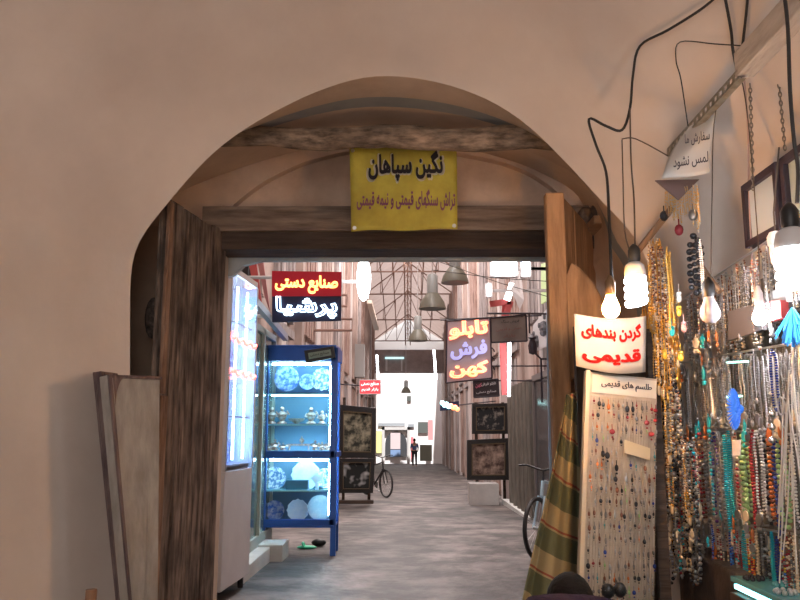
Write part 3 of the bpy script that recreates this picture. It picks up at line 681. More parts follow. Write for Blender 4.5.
for k in range(60):
    q = 2 * PI * k / 60; R0 = .075 * (1 if k % 2 else .7); mb.tube([c, c + Vector((-.02, math.cos(q) * R0 * .8, math.sin(q) * R0))], [.005, .002], 4)
mb.ball(c, .018, 8, 5)
tag(mb.build('feather_rosette', mat('blue_led', (.02, .12, .55), .5, emit=(.03, .22, .95), es=.45), None), 'glowing blue rosette ornament in the middle of the stall', 'ornament')
for (y0, x0, x1) in ((362.5, 727, 748), (397, 727, 742)):
    a, b = atX(x0, y0, 1.3), atX(x1, y0 - 1, 1.3); mb = MB(); mb.cyl(a, b, .004, n=8)
    tag(mb.build('glow_stick', glow('cyan_led', (.35, 1, .85), 3), smooth=True), 'short glowing cyan tube %s the blue rosette' % ('well above' if y0 < 380 else 'just above'), 'light', 'short cyan tubes')
for (x, y, r, l) in ((781, 406, .026, 'polished silver bangle right of the blue rosette'), (784, 372, .022, 'thin wire bangle hanging above the polished one')):
    c = atX(x, y, 1.1); mb = MB(); mb.tube([c + Vector((.1 * r * math.cos(q), r * math.cos(q), r * math.sin(q))) for q in [2 * PI * j / 24 for j in range(24)]], .0022, 6, True)
    tag(mb.build('bangle', silver, smooth=True), l, 'bangle')
for i, y in enumerate((414, 427, 440)):
    mb = MB(); mb.ball(atX(772, y, 1.15), .011, 12, 8); tag(mb.build('silver_ball', mat('chrome', (.8, .8, .8), .1, 1), smooth=True), ('topmost', 'middle', 'lowest')[i] + ' of three shiny silver balls above the navy necklace', 'bead', 'three silver balls')
# long pale wires at the far right
for i in range(16):
    rb = random.Random(40 + i); x0 = rb.uniform(782, 800); y0 = rb.uniform(340, 470); x1 = x0 + rb.uniform(-8, 18); y1 = y0 + rb.uniform(90, 130)
    a, b = atX(x0, y0, 1.12 + .03 * rb.random()), atX(x1, y1, 1.1 + .03 * rb.random())
    mb = MB(); mb.tube([a, a.lerp(b, .5) + Vector((0, rb.uniform(-.01, .01), 0)), b], .0022, 5)
    tag(mb.build('silver_wire_strand', C('pale_silver', (.62, .58, .52), .4, .4), smooth=True), 'long pale silver strand slanting at the right end of the stall', 'chain', 'slanting silver strands')
# yellow key ring hung left of unlit bulb, white blob
for (x, y, m_, l) in ((679, 312, yellow, 'yellow'), (679, 298, pearl, 'white'), (665, 355, yellow, 'amber'), (681, 357, yellow, 'mustard'), (672, 332, turq, 'turquoise'), (684, 328, pink, 'pink')):
    c = atX(x, y, 1.14); mb = MB(); mb.ball(c, .014, 10, 6, (.9, .9, 1.4)); mb.ball(c + Vector((.0, .012, .02)), .008, 8, 5); mb.ball(c + Vector((.0, -.012, .018)), .008, 8, 5); mb.cyl(c, c + Vector((0, 0, .06)), .0015, n=5)
    tag(mb.build('key_charm', m_, smooth=True), f'{l} lumpy charm hanging left of the unlit bulb', 'charm')
# ================================================================== EARRING BOARD + SIGN
t = thing('earring_board', 'cream board covered in small earrings beside the striped cloth', 'board')
A = at(585, 371, 3.30); B = at(657, 379, 3.55); A0 = at(577, 600, 3.22); B0 = at(654, 600, 3.5)
def bf(u_, v_, off=0):
    p = (A * (1 - u_) + B * u_) * (1 - v_) + (A0 * (1 - u_) + B0 * u_) * v_
    nn = (B - A).cross(A0 - A).normalized(); nn = nn if nn.y < 0 else -nn
    return p + nn * off
cbm = mat('cream_board', (.36, .30, .24), .8, col2=(.48, .41, .33), scale=14)
mb = MB(); mb.slab([bf(0, 0), bf(1, 0), bf(1, 1.35), bf(0, 1.35)], (0, .02, 0)); mb.build('panel', cbm, t)
mb = MB(); mb.slab([bf(-.01, -.005, .012), bf(.045, -.005, .012), bf(.045, 1.35, .012), bf(-.01, 1.35, .012)], (0, .02, 0)); mb.build('frame_strip', mat('cream_frame', (.60, .50, .36), .6), t, bevel=.002)
mb = MB(); mb.slab([bf(.09, .01, .004), bf(.98, .01, .004), bf(.98, .095, .004), bf(.09, .095, .004)], (0, .003, 0)); mb.build('heading_strip', mat('heading_paper', (.62, .58, .50), .7), t)
uu = (B - A).normalized(); vv = (A - A0).normalized()
lettering('طلسم های قدیمی', ink, t, bf(.55, .052, .009), uu, vv, (B - A).length * .7, .04, .001, .01)
mb = MB()
for v_ in [.115 + .0545 * k for k in range(17)]:
    mb.tube([bf(.06, v_, .008), bf(.99, v_, .008)], .0009, 4)
for k in range(26):
    u_ = .08 + k * .036; mb.tube([bf(u_, .11, .006), bf(u_ + .004, 1.2, .006)], .0011, 4)
mb.build('hanging_thread', mat('thread', (.35, .30, .24), .8), t)
tg = MB(); tg.slab([bf(.50, .30, .02), bf(.86, .33, .02), bf(.86, .385, .02), bf(.50, .36, .02)], (0, .003, 0)); o = tg.build('small_tag', mat('tag_card', (.62, .52, .34), .7)); tag(o, 'small cream tag fixed on the middle of the earring board', 'tag')
em = []
for k, (m_, sc) in enumerate([(blackb, (1, .6, 1.3)), (dsilver, (.8, .5, 1.6)), (brownb, (.8, .5, 1.4)), (navy, (.9, .5, 1.1)), (red, (1.2, .6, 1)), (silver, (.7, .5, 1.5)), (grey, (.8, .5, 1.2)), (green, (.7, .5, 1.3)), (orange, (.7, .5, 1.2)), (teal, (.7, .5, 1.2))]):
    mb = MB(); mb.ball((0, 0, -.014), .0048, 7, 5, sc); mb.cyl((0, 0, 0), (0, 0, -.01), .0008, n=4); mb.ball((0, 0, -.024), .0022, 5, 3); em.append(mb.mesh('earring', m_, True))
en = ['black', 'dark silver', 'brown', 'navy', 'red', 'silver', 'grey', 'green', 'orange', 'teal']
bigs = {(0, 3): 8, (0, 7): 0, (0, 8): 0, (1, 2): 4, (1, 11): 4, (2, 4): 4, (2, 12): 4, (4, 2): 0, (4, 3): 0, (4, 10): 0, (5, 5): 0, (4, 12): 4}
for r in range(17):
    for c_ in range(14):
        if random.random() < .08: continue
        u_ = .085 + c_ * .066 + random.uniform(-.015, .015); v_ = .118 + .0545 * r
        if .48 < u_ < .88 and .28 < v_ < .385: continue
        k = bigs.get((r, c_)); big = k is not None
        if not big: k = random.choices(range(10), [6, 5, 5, 2, 1, 5, 5, 2, 2, 2] if r > 5 else [3, 3, 3, 2, 4, 3, 3, 1, 3, 1])[0]
        o = bpy.data.objects.new('earring', em[k]); COL.objects.link(o); o.location = bf(u_, v_ + random.uniform(0, .008), .014)
        s = 2.3 if big else random.uniform(1.0, 1.9); o.scale = (s, s, s); o.rotation_euler = (0, 0, random.uniform(-1, 1))
        band = 'upper third' if r < 6 else 'middle third' if r < 12 else 'lowest third'
        tag(o, f'{"large" if big else "tiny"} {en[k]} earring on the {band} of the cream board', 'earring', f'{"large " if big else ""}{en[k]} earrings, {band} of the board')
# bobbles at the foot of the board
for i, (x, y) in enumerate(((608, 591), (620, 590))):
    c = at(x, y, 3.05); mb = MB(); mb.ball(c, .024, 12, 8, (1, 1, 1.15))
    for k in range(40):
        q = Vector((random.gauss(0, 1), random.gauss(0, 1), random.gauss(0, 1))).normalized(); mb.tube([c, c + q * .027], .002, 3)
    e = bf(.3 + .15 * i, .93, .01); mb.tube([c, c + Vector((0, .06, .03)), e], .002, 4)
    tag(mb.build('bobble', black, smooth=True), ('fuzzy black bobble nearest the seated head' if i == 0 else 'fuzzy black bobble farther from the seated head') + ' at the foot of the earring board', 'bobble', 'two black bobbles')
# red lettered sign
t = thing('lettered_sign', 'curved white sign with red Persian lettering above the earring board', 'sign')
S0, S1, S2, S3 = at(574, 314, 3.3), at(646, 316, 3.42), at(645, 372, 3.42), at(576, 366, 3.3)
def sf(u_, v_, off=0):
    p = (S0 * (1 - u_) + S1 * u_) * (1 - v_) + (S3 * (1 - u_) + S2 * u_) * v_
    p.y += -.03 * math.sin(u_ * PI) - off; p.z -= .02 * math.sin(u_ * PI) ; return p
mb = MB(); mb.grid([[sf(i / 16, j / 4) for i in range(17)] for j in range(5)]); o = mb.build('sheet', mat('sign_white', (.44, .40, .36), 1, spec=0), t, smooth=True); o.modifiers.new('s', 'SOLIDIFY').thickness = .003
rl = mat('sign_red', (.36, .012, .01), 1, spec=0); sw = (S1 - S0).length; su = (S1 - S0).normalized()
for wd, v_, hh_ in (('گردن بندهای', .28, .075), ('قدیمی', .72, .07)):
    o = lettering(wd, rl, t, (0, 0, 0), (1, 0, 0), (0, 0, 1), 1, 1, .001, .05)
    for p in o.data.vertices:
        q = sf(.5 + p.co.x * .84, v_, .008 ) - Vector((0, -p.co.y, 0)); p.co = q + Vector((0, 0, p.co.z * hh_))

# post holding sign and board
mb = MB(); p = at(650, 400, 3.62); mb.box((p.x, 3.62, 0), (p.x + .05, 3.66, 1.95)); tag(mb.build('display_post', dark_w), 'dark upright post behind the earring board', 'post')
mb = MB(); mb.slab([Vector((.78, 3.62, 0)), Vector((1.2, 3.75, 0)), Vector((1.2, 3.8, 0)), Vector((.78, 3.67, 0))], (0, 0, 1.98)); tag(mb.build('dark_partition_board', mat('partition', (.045, .03, .02), .85, col2=(.09, .06, .04), scale=4, stretch=(3, 3, 1))), 'dark board standing behind the lettered sign and earring board', 'board')
# dark wood block added to darken the foot of the corner
mb = MB(); a = atX(684, 552, 1.22); mb.box((1.24, 3.1, 0), (1.46, 3.75, a.z)); tag(mb.build('dark_corner_block', mat('corner_block_wood', (.02, .013, .01), .7, col2=(.07, .045, .035), scale=6, bump=.6), bevel=.01), 'dark wooden block added to darken the corner under the strands', 'chest')
# glass counter
t = thing('glass_counter', 'low glass topped counter with a cyan light strip under the necklaces', 'counter')
zc = .965
mb = MB(); mb.box((1.22, 1.6, 0), (1.35, 3.02, zc - .12)); mb.build('base_cabinet', mat('counter_wood', (.06, .035, .025), .6), t)
mb = MB(); mb.box((1.20, 1.6, zc - .02), (1.46, 3.05, zc)); mb.build('glass_top', mat('counter_glass', (.10, .30, .33), .08), t, bevel=.003)
mb = MB(); mb.box((1.205, 1.62, zc - .042), (1.22, 3.03, zc - .026)); mb.build('light_strip', glow('cyan_strip', (.3, .95, 1.0), 4), t)
mb = MB(); mb.box((1.19, 1.6, zc - .13), (1.35, 3.04, zc - .055)); mb.build('front_rail', mat('rail_wood', (.09, .05, .035), .5), t, bevel=.004)
for i in range(9):
    y = 2.0 + i * .12; mb = MB(); c = Vector((1.25 + .05 * (i % 2), y, zc)); m_ = [turq, silver, red, pearl, orange, green, silver, teal, blackb][i]
    for j in range(9):
        q = 2 * PI * j / 9; mb.ball(c + Vector((.03 * math.cos(q), .03 * math.sin(q), .007)), .009, 7, 5)
    tag(mb.build('bead_bracelet', m_, smooth=True), ['turquoise', 'silver', 'red', 'white', 'orange', 'green', 'dull silver', 'teal', 'black'][i] + ' bead bracelet lying on the glass counter', 'bracelet', 'bracelets on the counter')
# ================================================================== STRIPED CLOTH
def cloth():
    mb = MB(); rows = []; NV = 60; NU = 40
    Lp = [(566, 395), (560, 430), (553, 465), (543, 510), (533, 550), (524, 590), (512, 650), (505, 700)]
    Rp = [(577, 392), (577, 430), (580, 465), (582, 510), (584, 550), (586, 590), (590, 650), (596, 700)]
    for j in range(NV + 1):
        t = j / NV * 7; k = min(int(t), 6); f = t - k
        l = Vector(Lp[k]).lerp(Vector(Lp[k + 1]), f); r = Vector(Rp[k]).lerp(Vector(Rp[k + 1]), f)
        row = []
        for i in range(NU + 1):
            u_ = i / NU; px = l.x + (r.x - l.x) * u_; py = l.y + (r.y - l.y) * u_ + 14 * math.sin(u_ * 2.0) * (j / NV) 
            amp = .03 + .05 * j / NV
            Y = 3.55 - .15 * (j / NV) + amp * math.sin(u_ * 7.5 + .5) * .8 + amp * .3 * math.sin(u_ * 17)
            p = at(px, py, Y); row.append(p)
        rows.append(row)
    mb.grid(rows)
    o = mb.build('striped_cloth', None, smooth=True)
    o.data.materials.clear()
    uv = o.data.uv_layers.new(name='UVMap')
    for poly in o.data.polygons:
        for li in poly.loop_indices:
            vi = o.data.loops[li].vertex_index; j, i = divmod(vi, NU + 1)
            uv.data[li].uv = (i / NU, j / NV)
    m = bpy.data.materials.new('striped_wool'); m.use_nodes = True; nt = m.node_tree; b = nt.nodes['Principled BSDF']; b.inputs['Roughness'].default_value = .95
    uvn = nt.nodes.new('ShaderNodeUVMap'); sp = nt.nodes.new('ShaderNodeSeparateXYZ'); nt.links.new(uvn.outputs[0], sp.inputs[0])
    ma = nt.nodes.new('ShaderNodeMath'); ma.operation = 'MULTIPLY_ADD'; ma.inputs[1].default_value = -.05; nt.links.new(sp.outputs[0], ma.inputs[0]); nt.links.new(sp.outputs[1], ma.inputs[2])
    mu = nt.nodes.new('ShaderNodeMath'); mu.operation = 'MULTIPLY'; mu.inputs[1].default_value = 6.2; nt.links.new(ma.outputs[0], mu.inputs[0])
    fr = nt.nodes.new('ShaderNodeMath'); fr.operation = 'FRACT'; nt.links.new(mu.outputs[0], fr.inputs[0])
    rp = nt.nodes.new('ShaderNodeValToRGB'); rp.color_ramp.interpolation = 'CONSTANT'
    els = [(0, (.085, .095, .05)), (.42, (.27, .22, .12)), (.84, (.20, .05, .03)), (.89, (.27, .22, .12)), (.93, (.085, .095, .05))]
    while len(rp.color_ramp.elements) < len(els): rp.color_ramp.elements.new(.5)
    for e, (p, c) in zip(rp.color_ramp.elements, els): e.position = p; e.color = (*c, 1)
    nt.links.new(fr.outputs[0], rp.inputs[0]); nt.links.new(rp.outputs[0], b.inputs['Base Color'])
    o.data.materials.append(m); o.modifiers.new('s', 'SOLIDIFY').thickness = .006
    return tag(o, 'green and tan striped wool cloth draped from the right door post', 'cloth')
cloth()
# light blue plastic strip beside right leaf
mb = MB(); P = [(547, 268, 5.35), (553, 268, 5.35), (556, 380, 5.35), (560, 470, 5.35), (562, 645, 5.35), (554, 645, 5.35), (549, 440, 5.35), (547, 350, 5.35)]
mb.slab([at(*p) for p in P], (0, .02, 0)); tag(mb.build('plastic_sheet', mat('light_blue_plastic', (.30, .42, .55), .4)), 'light blue plastic strip hanging just inside the right door jamb', 'plastic strip')
# ================================================================== SEATED PERSON
def skin_body(name, verts, edges, radii, m, parent=None, root=0, sub=2):
    me = bpy.data.meshes.new(name); me.from_pydata([tuple(v) for v in verts], edges, []); me.materials.append(m)
    o = bpy.data.objects.new(name, me); COL.objects.link(o)
    if parent: o.parent = parent
    sk = o.modifiers.new('skin', 'SKIN'); sb = o.modifiers.new('sub', 'SUBSURF'); sb.levels = sb.render_levels = sub
    for i, r in enumerate(radii):
        s = me.skin_vertices[0].data[i]; s.radius = r if isinstance(r, tuple) else (r, r); s.use_root = (i == root)
    bpy.context.view_layer.update()
    ev = o.evaluated_get(bpy.context.evaluated_depsgraph_get()); nm = bpy.data.meshes.new_from_object(ev); o.modifiers.clear(); o.data = nm
    for p in nm.polygons: p.use_smooth = True
    if not nm.materials: nm.materials.append(m)
    return o
skin_m = mat('skin', (.42, .24, .16), .55)
hc = at(577, 607, 2.65); hz = at(574, 579, 2.65).z - .11      # head centre height
px_, py_ = hc.x, 2.65
P = thing('person', 'seated person with dark hair and dark purple jacket, seen from behind', 'person', None, (px_, py_, 0))
H = hz
V = [(0, 0, H - .62), (0, .02, H - .45), (0, .02, H - .28), (0, .02, H - .13), (0, .07, H - .09), (0, .115, H), (0, .12, H + .04),
     (-.15, .0, H - .07), (-.21, .10, H - .44), (-.17, .30, H - .50), (-.16, .36, H - .50),
     (.15, .0, H - .07), (.23, .09, H - .42), (.22, .28, H - .34), (.22, .34, H - .33),
     (-.10, .03, H - .64), (-.13, .40, H - .60), (-.14, .42, .10), (-.14, .52, .05),
     (.10, .03, H - .64), (.13, .40, H - .60), (.14, .42, .10), (.14, .52, .05)]
Ed = [(0, 1), (1, 2), (2, 3), (3, 4), (4, 5), (5, 6), (2, 7), (7, 8), (8, 9), (9, 10), (2, 11), (11, 12), (12, 13), (13, 14), (0, 15), (15, 16), (16, 17), (17, 18), (0, 19), (19, 20), (20, 21), (21, 22)]
Rr = [(.15, .12), (.14, .11), (.13, .10), .06, .055, (.075, .092), (.06, .075), .065, .048, .036, .028, .065, .048, .036, .028, .09, .065, .045, .035, .09, .065, .045, .035]
body = skin_body('body', V, Ed, Rr, skin_m, P)
# head detail on the body (nose, ears) as part of face; hair cap
mb = MB(); mb.ball((0, .105, H + .012), .096, 20, 14, (.84, 1.02, 1.06))
me = mb
for i, v in enumerate(mb.v):
    q = 1 + .05 * math.sin(v.x * 60 + v.z * 40) * math.cos(v.y * 50)
    if v.y > .155 and v.z < H + .05: v.y = .155
mb.build('hair', mat('dark_hair', (.006, .005, .005), .8, bump=.3, bscale=60, spec=.15), P, smooth=True)
mb = MB(); mb.ball((0, .21, H - .01), .016, 8, 6, (.8, 1.2, 1.5)); mb.ball((-.078, .12, H - .01), .016, 8, 6, (.4, .8, 1.3)); mb.ball((.078, .12, H - .01), .016, 8, 6, (.4, .8, 1.3)); mb.build('face', skin_m, P, smooth=True)
jv = [V[i] for i in (0, 1, 2, 3, 7, 8, 9, 11, 12, 13)]
skin_body('jacket', [(0, 0, H - .62), (0, .02, H - .45), (0, -.01, H - .17), (0, .02, H - .02), (-.14, .0, H - .02), (-.22, .10, H - .44), (-.17, .27, H - .50), (.14, .0, H - .03), (.24, .09, H - .38), (.22, .25, H - .35)],
          [(0, 1), (1, 2), (2, 3), (2, 4), (4, 5), (5, 6), (2, 7), (7, 8), (8, 9)], [(.18, .15), (.17, .14), (.16, .125), .085, .092, .066, .048, .092, .066, .048], mat('purple_jacket', (.028, .017, .03), .95, bump=.5, bscale=30, spec=.1), P)
skin_body('trousers', [(0, 0, H - .64), (-.10, .03, H - .64), (-.13, .40, H - .60), (-.14, .42, .14), (.10, .03, H - .64), (.13, .40, H - .60), (.14, .42, .14)], [(0, 1), (1, 2), (2, 3), (0, 4), (4, 5), (5, 6)], [.14, .11, .082, .06, .11, .082, .06], mat('dark_trousers', (.02, .02, .025), .9), P)
for s in (-1, 1):     # hands with fingers
    w = Vector((-.16, .36, H - .50)) if s < 0 else Vector((.22, .34, H - .33)); vs = [w, w + Vector((0, .05, 0))]; es = [(0, 1)]; rs = [.022, (.03, .018)]
    for f_ in range(4):
        b0 = w + Vector(((f_ - 1.5) * .017, .075, 0)); k = len(vs); ln = (.028, .032, .03, .023)[f_]
        vs += [b0, b0 + Vector((0, ln, -.006)), b0 + Vector((0, ln * 1.7, -.022))]; es += [(1, k), (k, k + 1), (k + 1, k + 2)]; rs += [.009, .008, .007]
    k = len(vs); vs += [w + Vector((-s * .03, .035, -.008)), w + Vector((-s * .042, .062, -.018))]; es += [(1, k), (k, k + 1)]; rs += [.010, .008]
    skin_body('hand', vs, es, rs, skin_m, P, sub=1)
mb = MB(); sz = H - .64 - .15
mb.lathe([(0, sz - .04), (.16, sz - .04), (.17, sz - .02), (.16, sz), (0, sz)], (px_, py_, 0), 20)
t = thing('low_stool', 'low round stool under the seated person in the purple jacket', 'stool'); mb.build('seat', edge_w, t, smooth=.6)
for q in range(4): m2 = MB(); a_ = PI / 4 + q * PI / 2; m2.cyl((px_ + .12 * math.cos(a_), py_ + .12 * math.sin(a_), sz - .04), (px_ + .15 * math.cos(a_), py_ + .15 * math.sin(a_), 0), .015); m2.build('leg', edge_w, t)
# ================================================================== THE PASSAGE BEYOND
XL, XR, YE, ZE = -2.1, 2.25, 50.0, 8.8
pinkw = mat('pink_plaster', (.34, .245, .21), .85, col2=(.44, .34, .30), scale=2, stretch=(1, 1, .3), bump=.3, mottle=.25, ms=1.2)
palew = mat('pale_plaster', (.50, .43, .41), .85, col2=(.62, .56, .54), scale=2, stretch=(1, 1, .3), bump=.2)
plankA = mat('reddish_planks', (.20, .12, .095), .8, col2=(.50, .35, .30), scale=4, stretch=(5, 5, .4), bump=.5)
plankB = mat('grey_planks', (.18, .15, .14), .8, col2=(.46, .40, .39), scale=4, stretch=(5, 5, .4), bump=.5)
darkg = mat('dark_opening', (.02, .018, .018), .6)
glassy = mat('dark_glass', (.05, .055, .06), .15)
for side, X, sg in (('left', XL, -1), ('right', XR, 1)):
    mb = MB(); mb.box((X + sg * .06, 5.28, -1.2), (X + sg * .3, YE + 4, ZE)); rs = random.Random(3 if sg < 0 else 9)
    y = 5.4; k = 0
    while y < YE - 1:
        wd = rs.choice([.35, .5, .8]); mb.k = k % 2
        mb.box((X + sg * .07, y, -1.1), (X - sg * rs.choice([0, .04, .08]), y + wd, ZE - rs.choice([0, 0, .4]))); y += wd + rs.choice([1.6, 2.0, 2.4]); k += 1
    struct(mb.build('wall_' + side, [pinkw, palew]))
    y = 6.2; k = 0
    for k in range(13):
        y0 = 6.0 + k * 3.3 + rs.uniform(-.2, .2); z0 = fz(y0)
        t = thing('shop_shutter', '', 'shutter')
        n = 5; wd = 1.5
        for j in range(n):
            ya = y0 + wd * j / n; mb = MB(); off = sg * (.0 if j % 2 else .035)
            mb.box((X + sg * .06, ya + .01, z0 + .12), (X - .02 * sg + off, ya + wd / n - .01, 3.0 + rs.uniform(-.1, .1)))
            mb.build('shutter_leaf', plankA if (k + (sg > 0)) % 2 else plankB, t)
        mb = MB(); mb.box((X + sg * .06, y0 - .1, 3.1), (X - sg * .05, y0 + wd + .1, 3.25)); mb.build('head_rail', plankB, t)
        ordn = ['nearest', 'second', 'third', 'fourth', 'fifth', 'sixth', 'seventh', 'eighth', 'ninth', 'tenth', 'eleventh', 'twelfth', 'farthest'][k]
        t['label'] = f'{ordn} of the wooden plank shutters along the {side} wall of the passage'; t['group'] = f'plank shutters of the {side} wall'
        # upper boarding
        mb = MB()
        for j in range(9): 
            mb.k = (j * 3 + k) % 3; ya = y0 - .15 + 1.9 * j / 9
            mb.box((X + sg * .06, ya, 3.4), (X - sg * (.02 + .03 * (j % 2)), ya + 1.9 / 9 - .02, ZE - .3 - rs.random() * .5))
        struct(mb.build(f'trim_{k + 1 + (13 if sg > 0 else 0)}', [plankA, pinkw, plankB]))
# roof: gable with steel trusses
roofm = mat('roof_sheet', (.36, .30, .285), .8, col2=(.50, .43, .41), scale=1.2, stretch=(1, 3, 1), bump=.2)
ZR = 10.4
def rz(Y): return -max(0, Y - 38) * .15
mb = MB()
for k in range(12):
    y0 = 5.28 + k * (YE - 5.28) / 12; y1 = y0 + (YE - 5.28) / 12
    for sg, X in ((-1, XL - .3), (1, XR + .3)):
        mb.add([(X, y0, ZE + rz(y0)), (0, y0, ZR + rz(y0)), (0, y1, ZR + rz(y1)), (X, y1, ZE + rz(y1))], [(0, 1, 2, 3)])
nt_ = roofm.node_tree; tr = nt_.nodes.new('ShaderNodeBsdfTranslucent'); tr.inputs[0].default_value = (.50, .36, .31, 1); mx = nt_.nodes.new('ShaderNodeMixShader'); mx.inputs[0].default_value = .33
nt_.links.new(nt_.nodes['Principled BSDF'].outputs[0], mx.inputs[1]); nt_.links.new(tr.outputs[0], mx.inputs[2]); nt_.links.new(mx.outputs[0], nt_.nodes['Material Output'].inputs[0])
struct(mb.build('roof_passage', roofm))
trm = mat('truss_steel', (.30, .19, .15), .6, .2)
for k in range(9):
    y = 12 + k * 4.6; t = thing('roof_truss', f'', 'roof truss', 'steel trusses under the passage roof')
    t['label'] = 'rusty steel lattice truss under the roof, ' + ['nearest the doorway', 'second from the doorway', 'third from the doorway', 'fourth from the doorway', 'fifth from the doorway', 'fifth from the far end', 'third last before the far end', 'second last before the far end', 'nearest the far end'][k]
    mb = MB(); mb.cyl((XL - .04, y, ZE - .15), (XR + .04, y, ZE - .15), .035, n=6); mb.build('bottom_chord', trm, t)
    mb = MB(); mb.cyl((XL - .04, y, ZE - .1), (0, y, ZR - .06), .03, n=6); mb.cyl((XR + .04, y, ZE - .1), (0, y, ZR - .06), .03, n=6); mb.build('top_chord', trm, t)
    mb = MB()
    for x in (-1.4, -.7, 0, .7, 1.4):
        zt_ = ZE + (ZR - ZE) * (1 - abs(x) / 2.1) - .05; mb.cyl((x, y, ZE - .15), (x, y, zt_), .018, n=5)
        if x: mb.cyl((x, y, ZE - .15), (x * .5 if abs(x) > 1 else 0, y, ZR - (ZR - ZE) * (.33 if abs(x) > 1 else 0) - .08), .018, n=5)
    mb.build('web_bars', trm, t); t.location.z = rz(y)
mb = MB()
for x in (-.16, .16): mb.tube([(x, 6, ZE - .1), (x, 38, ZE - .1), (x, YE, ZE - .1 + rz(YE))], .03, 6)
mb.tube([(0, 6, ZE + .35), (0, 38, ZE + .35), (0, YE, ZE + .35 + rz(YE))], .03, 6)
y = 6
while y < YE - 1:
    q_ = rz(y + .6); mb.cyl((-.16, y, ZE - .1 + q_), (0, y + .6, ZE + .35 + q_), .014, n=4); mb.cyl((0, y + .6, ZE + .35 + q_), (.16, y + 1.2, ZE - .1 + q_), .014, n=4); mb.cyl((-.16, y, ZE - .1 + q_), (.16, y + .6, ZE - .1 + q_), .014, n=4); y += 1.2
tag(mb.build('lattice_girder', mat('girder_paint', (.45, .27, .20), .6)), 'long rusty lattice girder running down the middle of the roof', 'girder')
for i, X in enumerate((-1.35, -.75, .8, 1.4)):
    z = ZE + (ZR - ZE) * (1 - abs(X) / 2.4) - .06
    mb = MB(); mb.tube([(X, 6, z), (X, 38, z), (X, YE, z + rz(YE))], .03, 5); tag(mb.build('roof_purlin', trm), ['leftmost', 'inner left', 'inner right', 'rightmost'][i] + ' steel purlin carrying the roof sheets', 'purlin', 'roof purlins')
# translucent end bay, cross wall, far court
gp = mat('fibreglass', (.7, .66, .62), .6)
n2 = gp.node_tree; tr = n2.nodes.new('ShaderNodeBsdfTranslucent'); tr.inputs[0].default_value = (.95, .88, .82, 1); mx = n2.nodes.new('ShaderNodeMixShader'); mx.inputs[0].default_value = .8
n2.links.new(n2.nodes['Principled BSDF'].outputs[0], mx.inputs[1]); n2.links.new(tr.outputs[0], mx.inputs[2]); n2.links.new(mx.outputs[0], n2.nodes['Material Output'].inputs[0])
mb = MB(); mb.add([(XL - .5, YE + .12, 6.6), (XR + .5, YE + .12, 6.6), (XR + .5, YE + .12, ZE), (0, YE + .12, ZR + .2), (XL - .5, YE + .12, ZE)], [(0, 1, 2, 3, 4)]); tag(mb.build('fibreglass_gable', gp), 'pale translucent gable sheet closing the roof at the far end', 'sheet')
mb = MB(); mb.box((XL - .5, YE + .1, 5.1), (XR + .5, YE + .3, 6.6)); struct(mb.build('wall_cross', mat('cross_wall', (.26, .215, .21), .8, col2=(.36, .30, .29), scale=2)))
mb = MB(); xm = at(412, 300, YE).x
mb.tube([at(380, 384, YE - .1), at(400, 376, YE - .1), at(417, 380, YE - .1)], .06, 6); tag(mb.build('white_gable_border', glow('gable_border_glow', (1, 1, 1), 2.2)), 'white chevron shaped border with added glow under the cross wall', 'border')  # white border, no lamp; its brightness is put in as glow
t = thing('portal_light', 'pale cyan lit tube with two hanging legs on the cross wall', 'light')
mb = MB(); mb.box(at(385, 357, YE - .05), at(404, 359, YE + .05)); mb.build('tube', glow('portal_tube', (.55, .95, 1), 1.1), t)
mb = MB(); mb.box(at(385.5, 359.5, YE - .05), at(387.5, 371, YE)); mb.box(at(401, 359.5, YE - .05), at(402.5, 371, YE)); mb.build('legs', white_p, t)
YW = 55.0; fw = fz(YW)
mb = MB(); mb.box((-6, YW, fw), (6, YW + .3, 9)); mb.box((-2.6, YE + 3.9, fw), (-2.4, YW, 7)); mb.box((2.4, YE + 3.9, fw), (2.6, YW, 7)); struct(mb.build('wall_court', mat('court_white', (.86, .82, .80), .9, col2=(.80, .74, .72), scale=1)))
def far(px0, py0, px1, py1, name, m, label, cat, off=.1, d=.08, kind=None, group=None, bev=0):
    a = at(px0, py0, YW - off); b = at(px1, py1, YW - off); mb = MB(); mb.box((a.x, YW - off, a.z), (b.x, YW - off + d, b.z)); return tag(mb.build(name, m, bevel=bev), label, cat, group)
# arched entrance in the court
t = thing('arched_portal', 'dark arched entrance in the white wall at the far end', 'entrance')
a, b = at(382, 427, YW - .25), at(410, 461, YW - .25)
mb = MB(); mb.box((a.x, YW - .25, b.z), (a.x + .18, YW, a.z)); mb.box((b.x - .18, YW - .25, b.z), (b.x, YW, a.z)); mb.box((a.x, YW - .25, a.z - .2), (b.x, YW, a.z)); mb.build('surround', mat('stone_surround', (.55, .52, .50), .8), t)
cx_ = (a.x + b.x) / 2; rw = (b.x - a.x) / 2 - .22
poly = [(cx_ - rw, YW - .12, b.z + .3), (cx_ - rw, YW - .12, a.z - 1.1)] + [(cx_ - rw * math.cos(q), YW - .12, a.z - 1.1 + .8 * math.sin(q)) for q in [PI * k / 10 for k in range(1, 10)]] + [(cx_ + rw, YW - .12, a.z - 1.1), (cx_ + rw, YW - .12, b.z + .3)]
mb = MB(); mb.slab(poly, (0, .1, 0)); mb.build('arched_door', mat('portal_dark', (.05, .05, .055), .6), t)
mb = MB(); mb.box((cx_ - .38, YW - .18, b.z + .8), (cx_ + .30, YW - .1, a.z - .4)); mb.build('lit_panel', mat('pinkish_panel', (.6, .5, .5), .7), t)
mb = MB(); mb.box((cx_ - .38, YW - .19, b.z + .3), (cx_ + .3, YW - .1, b.z + .75)); mb.build('blue_panel', mat('blue_panel', (.2, .3, .5), .6), t)
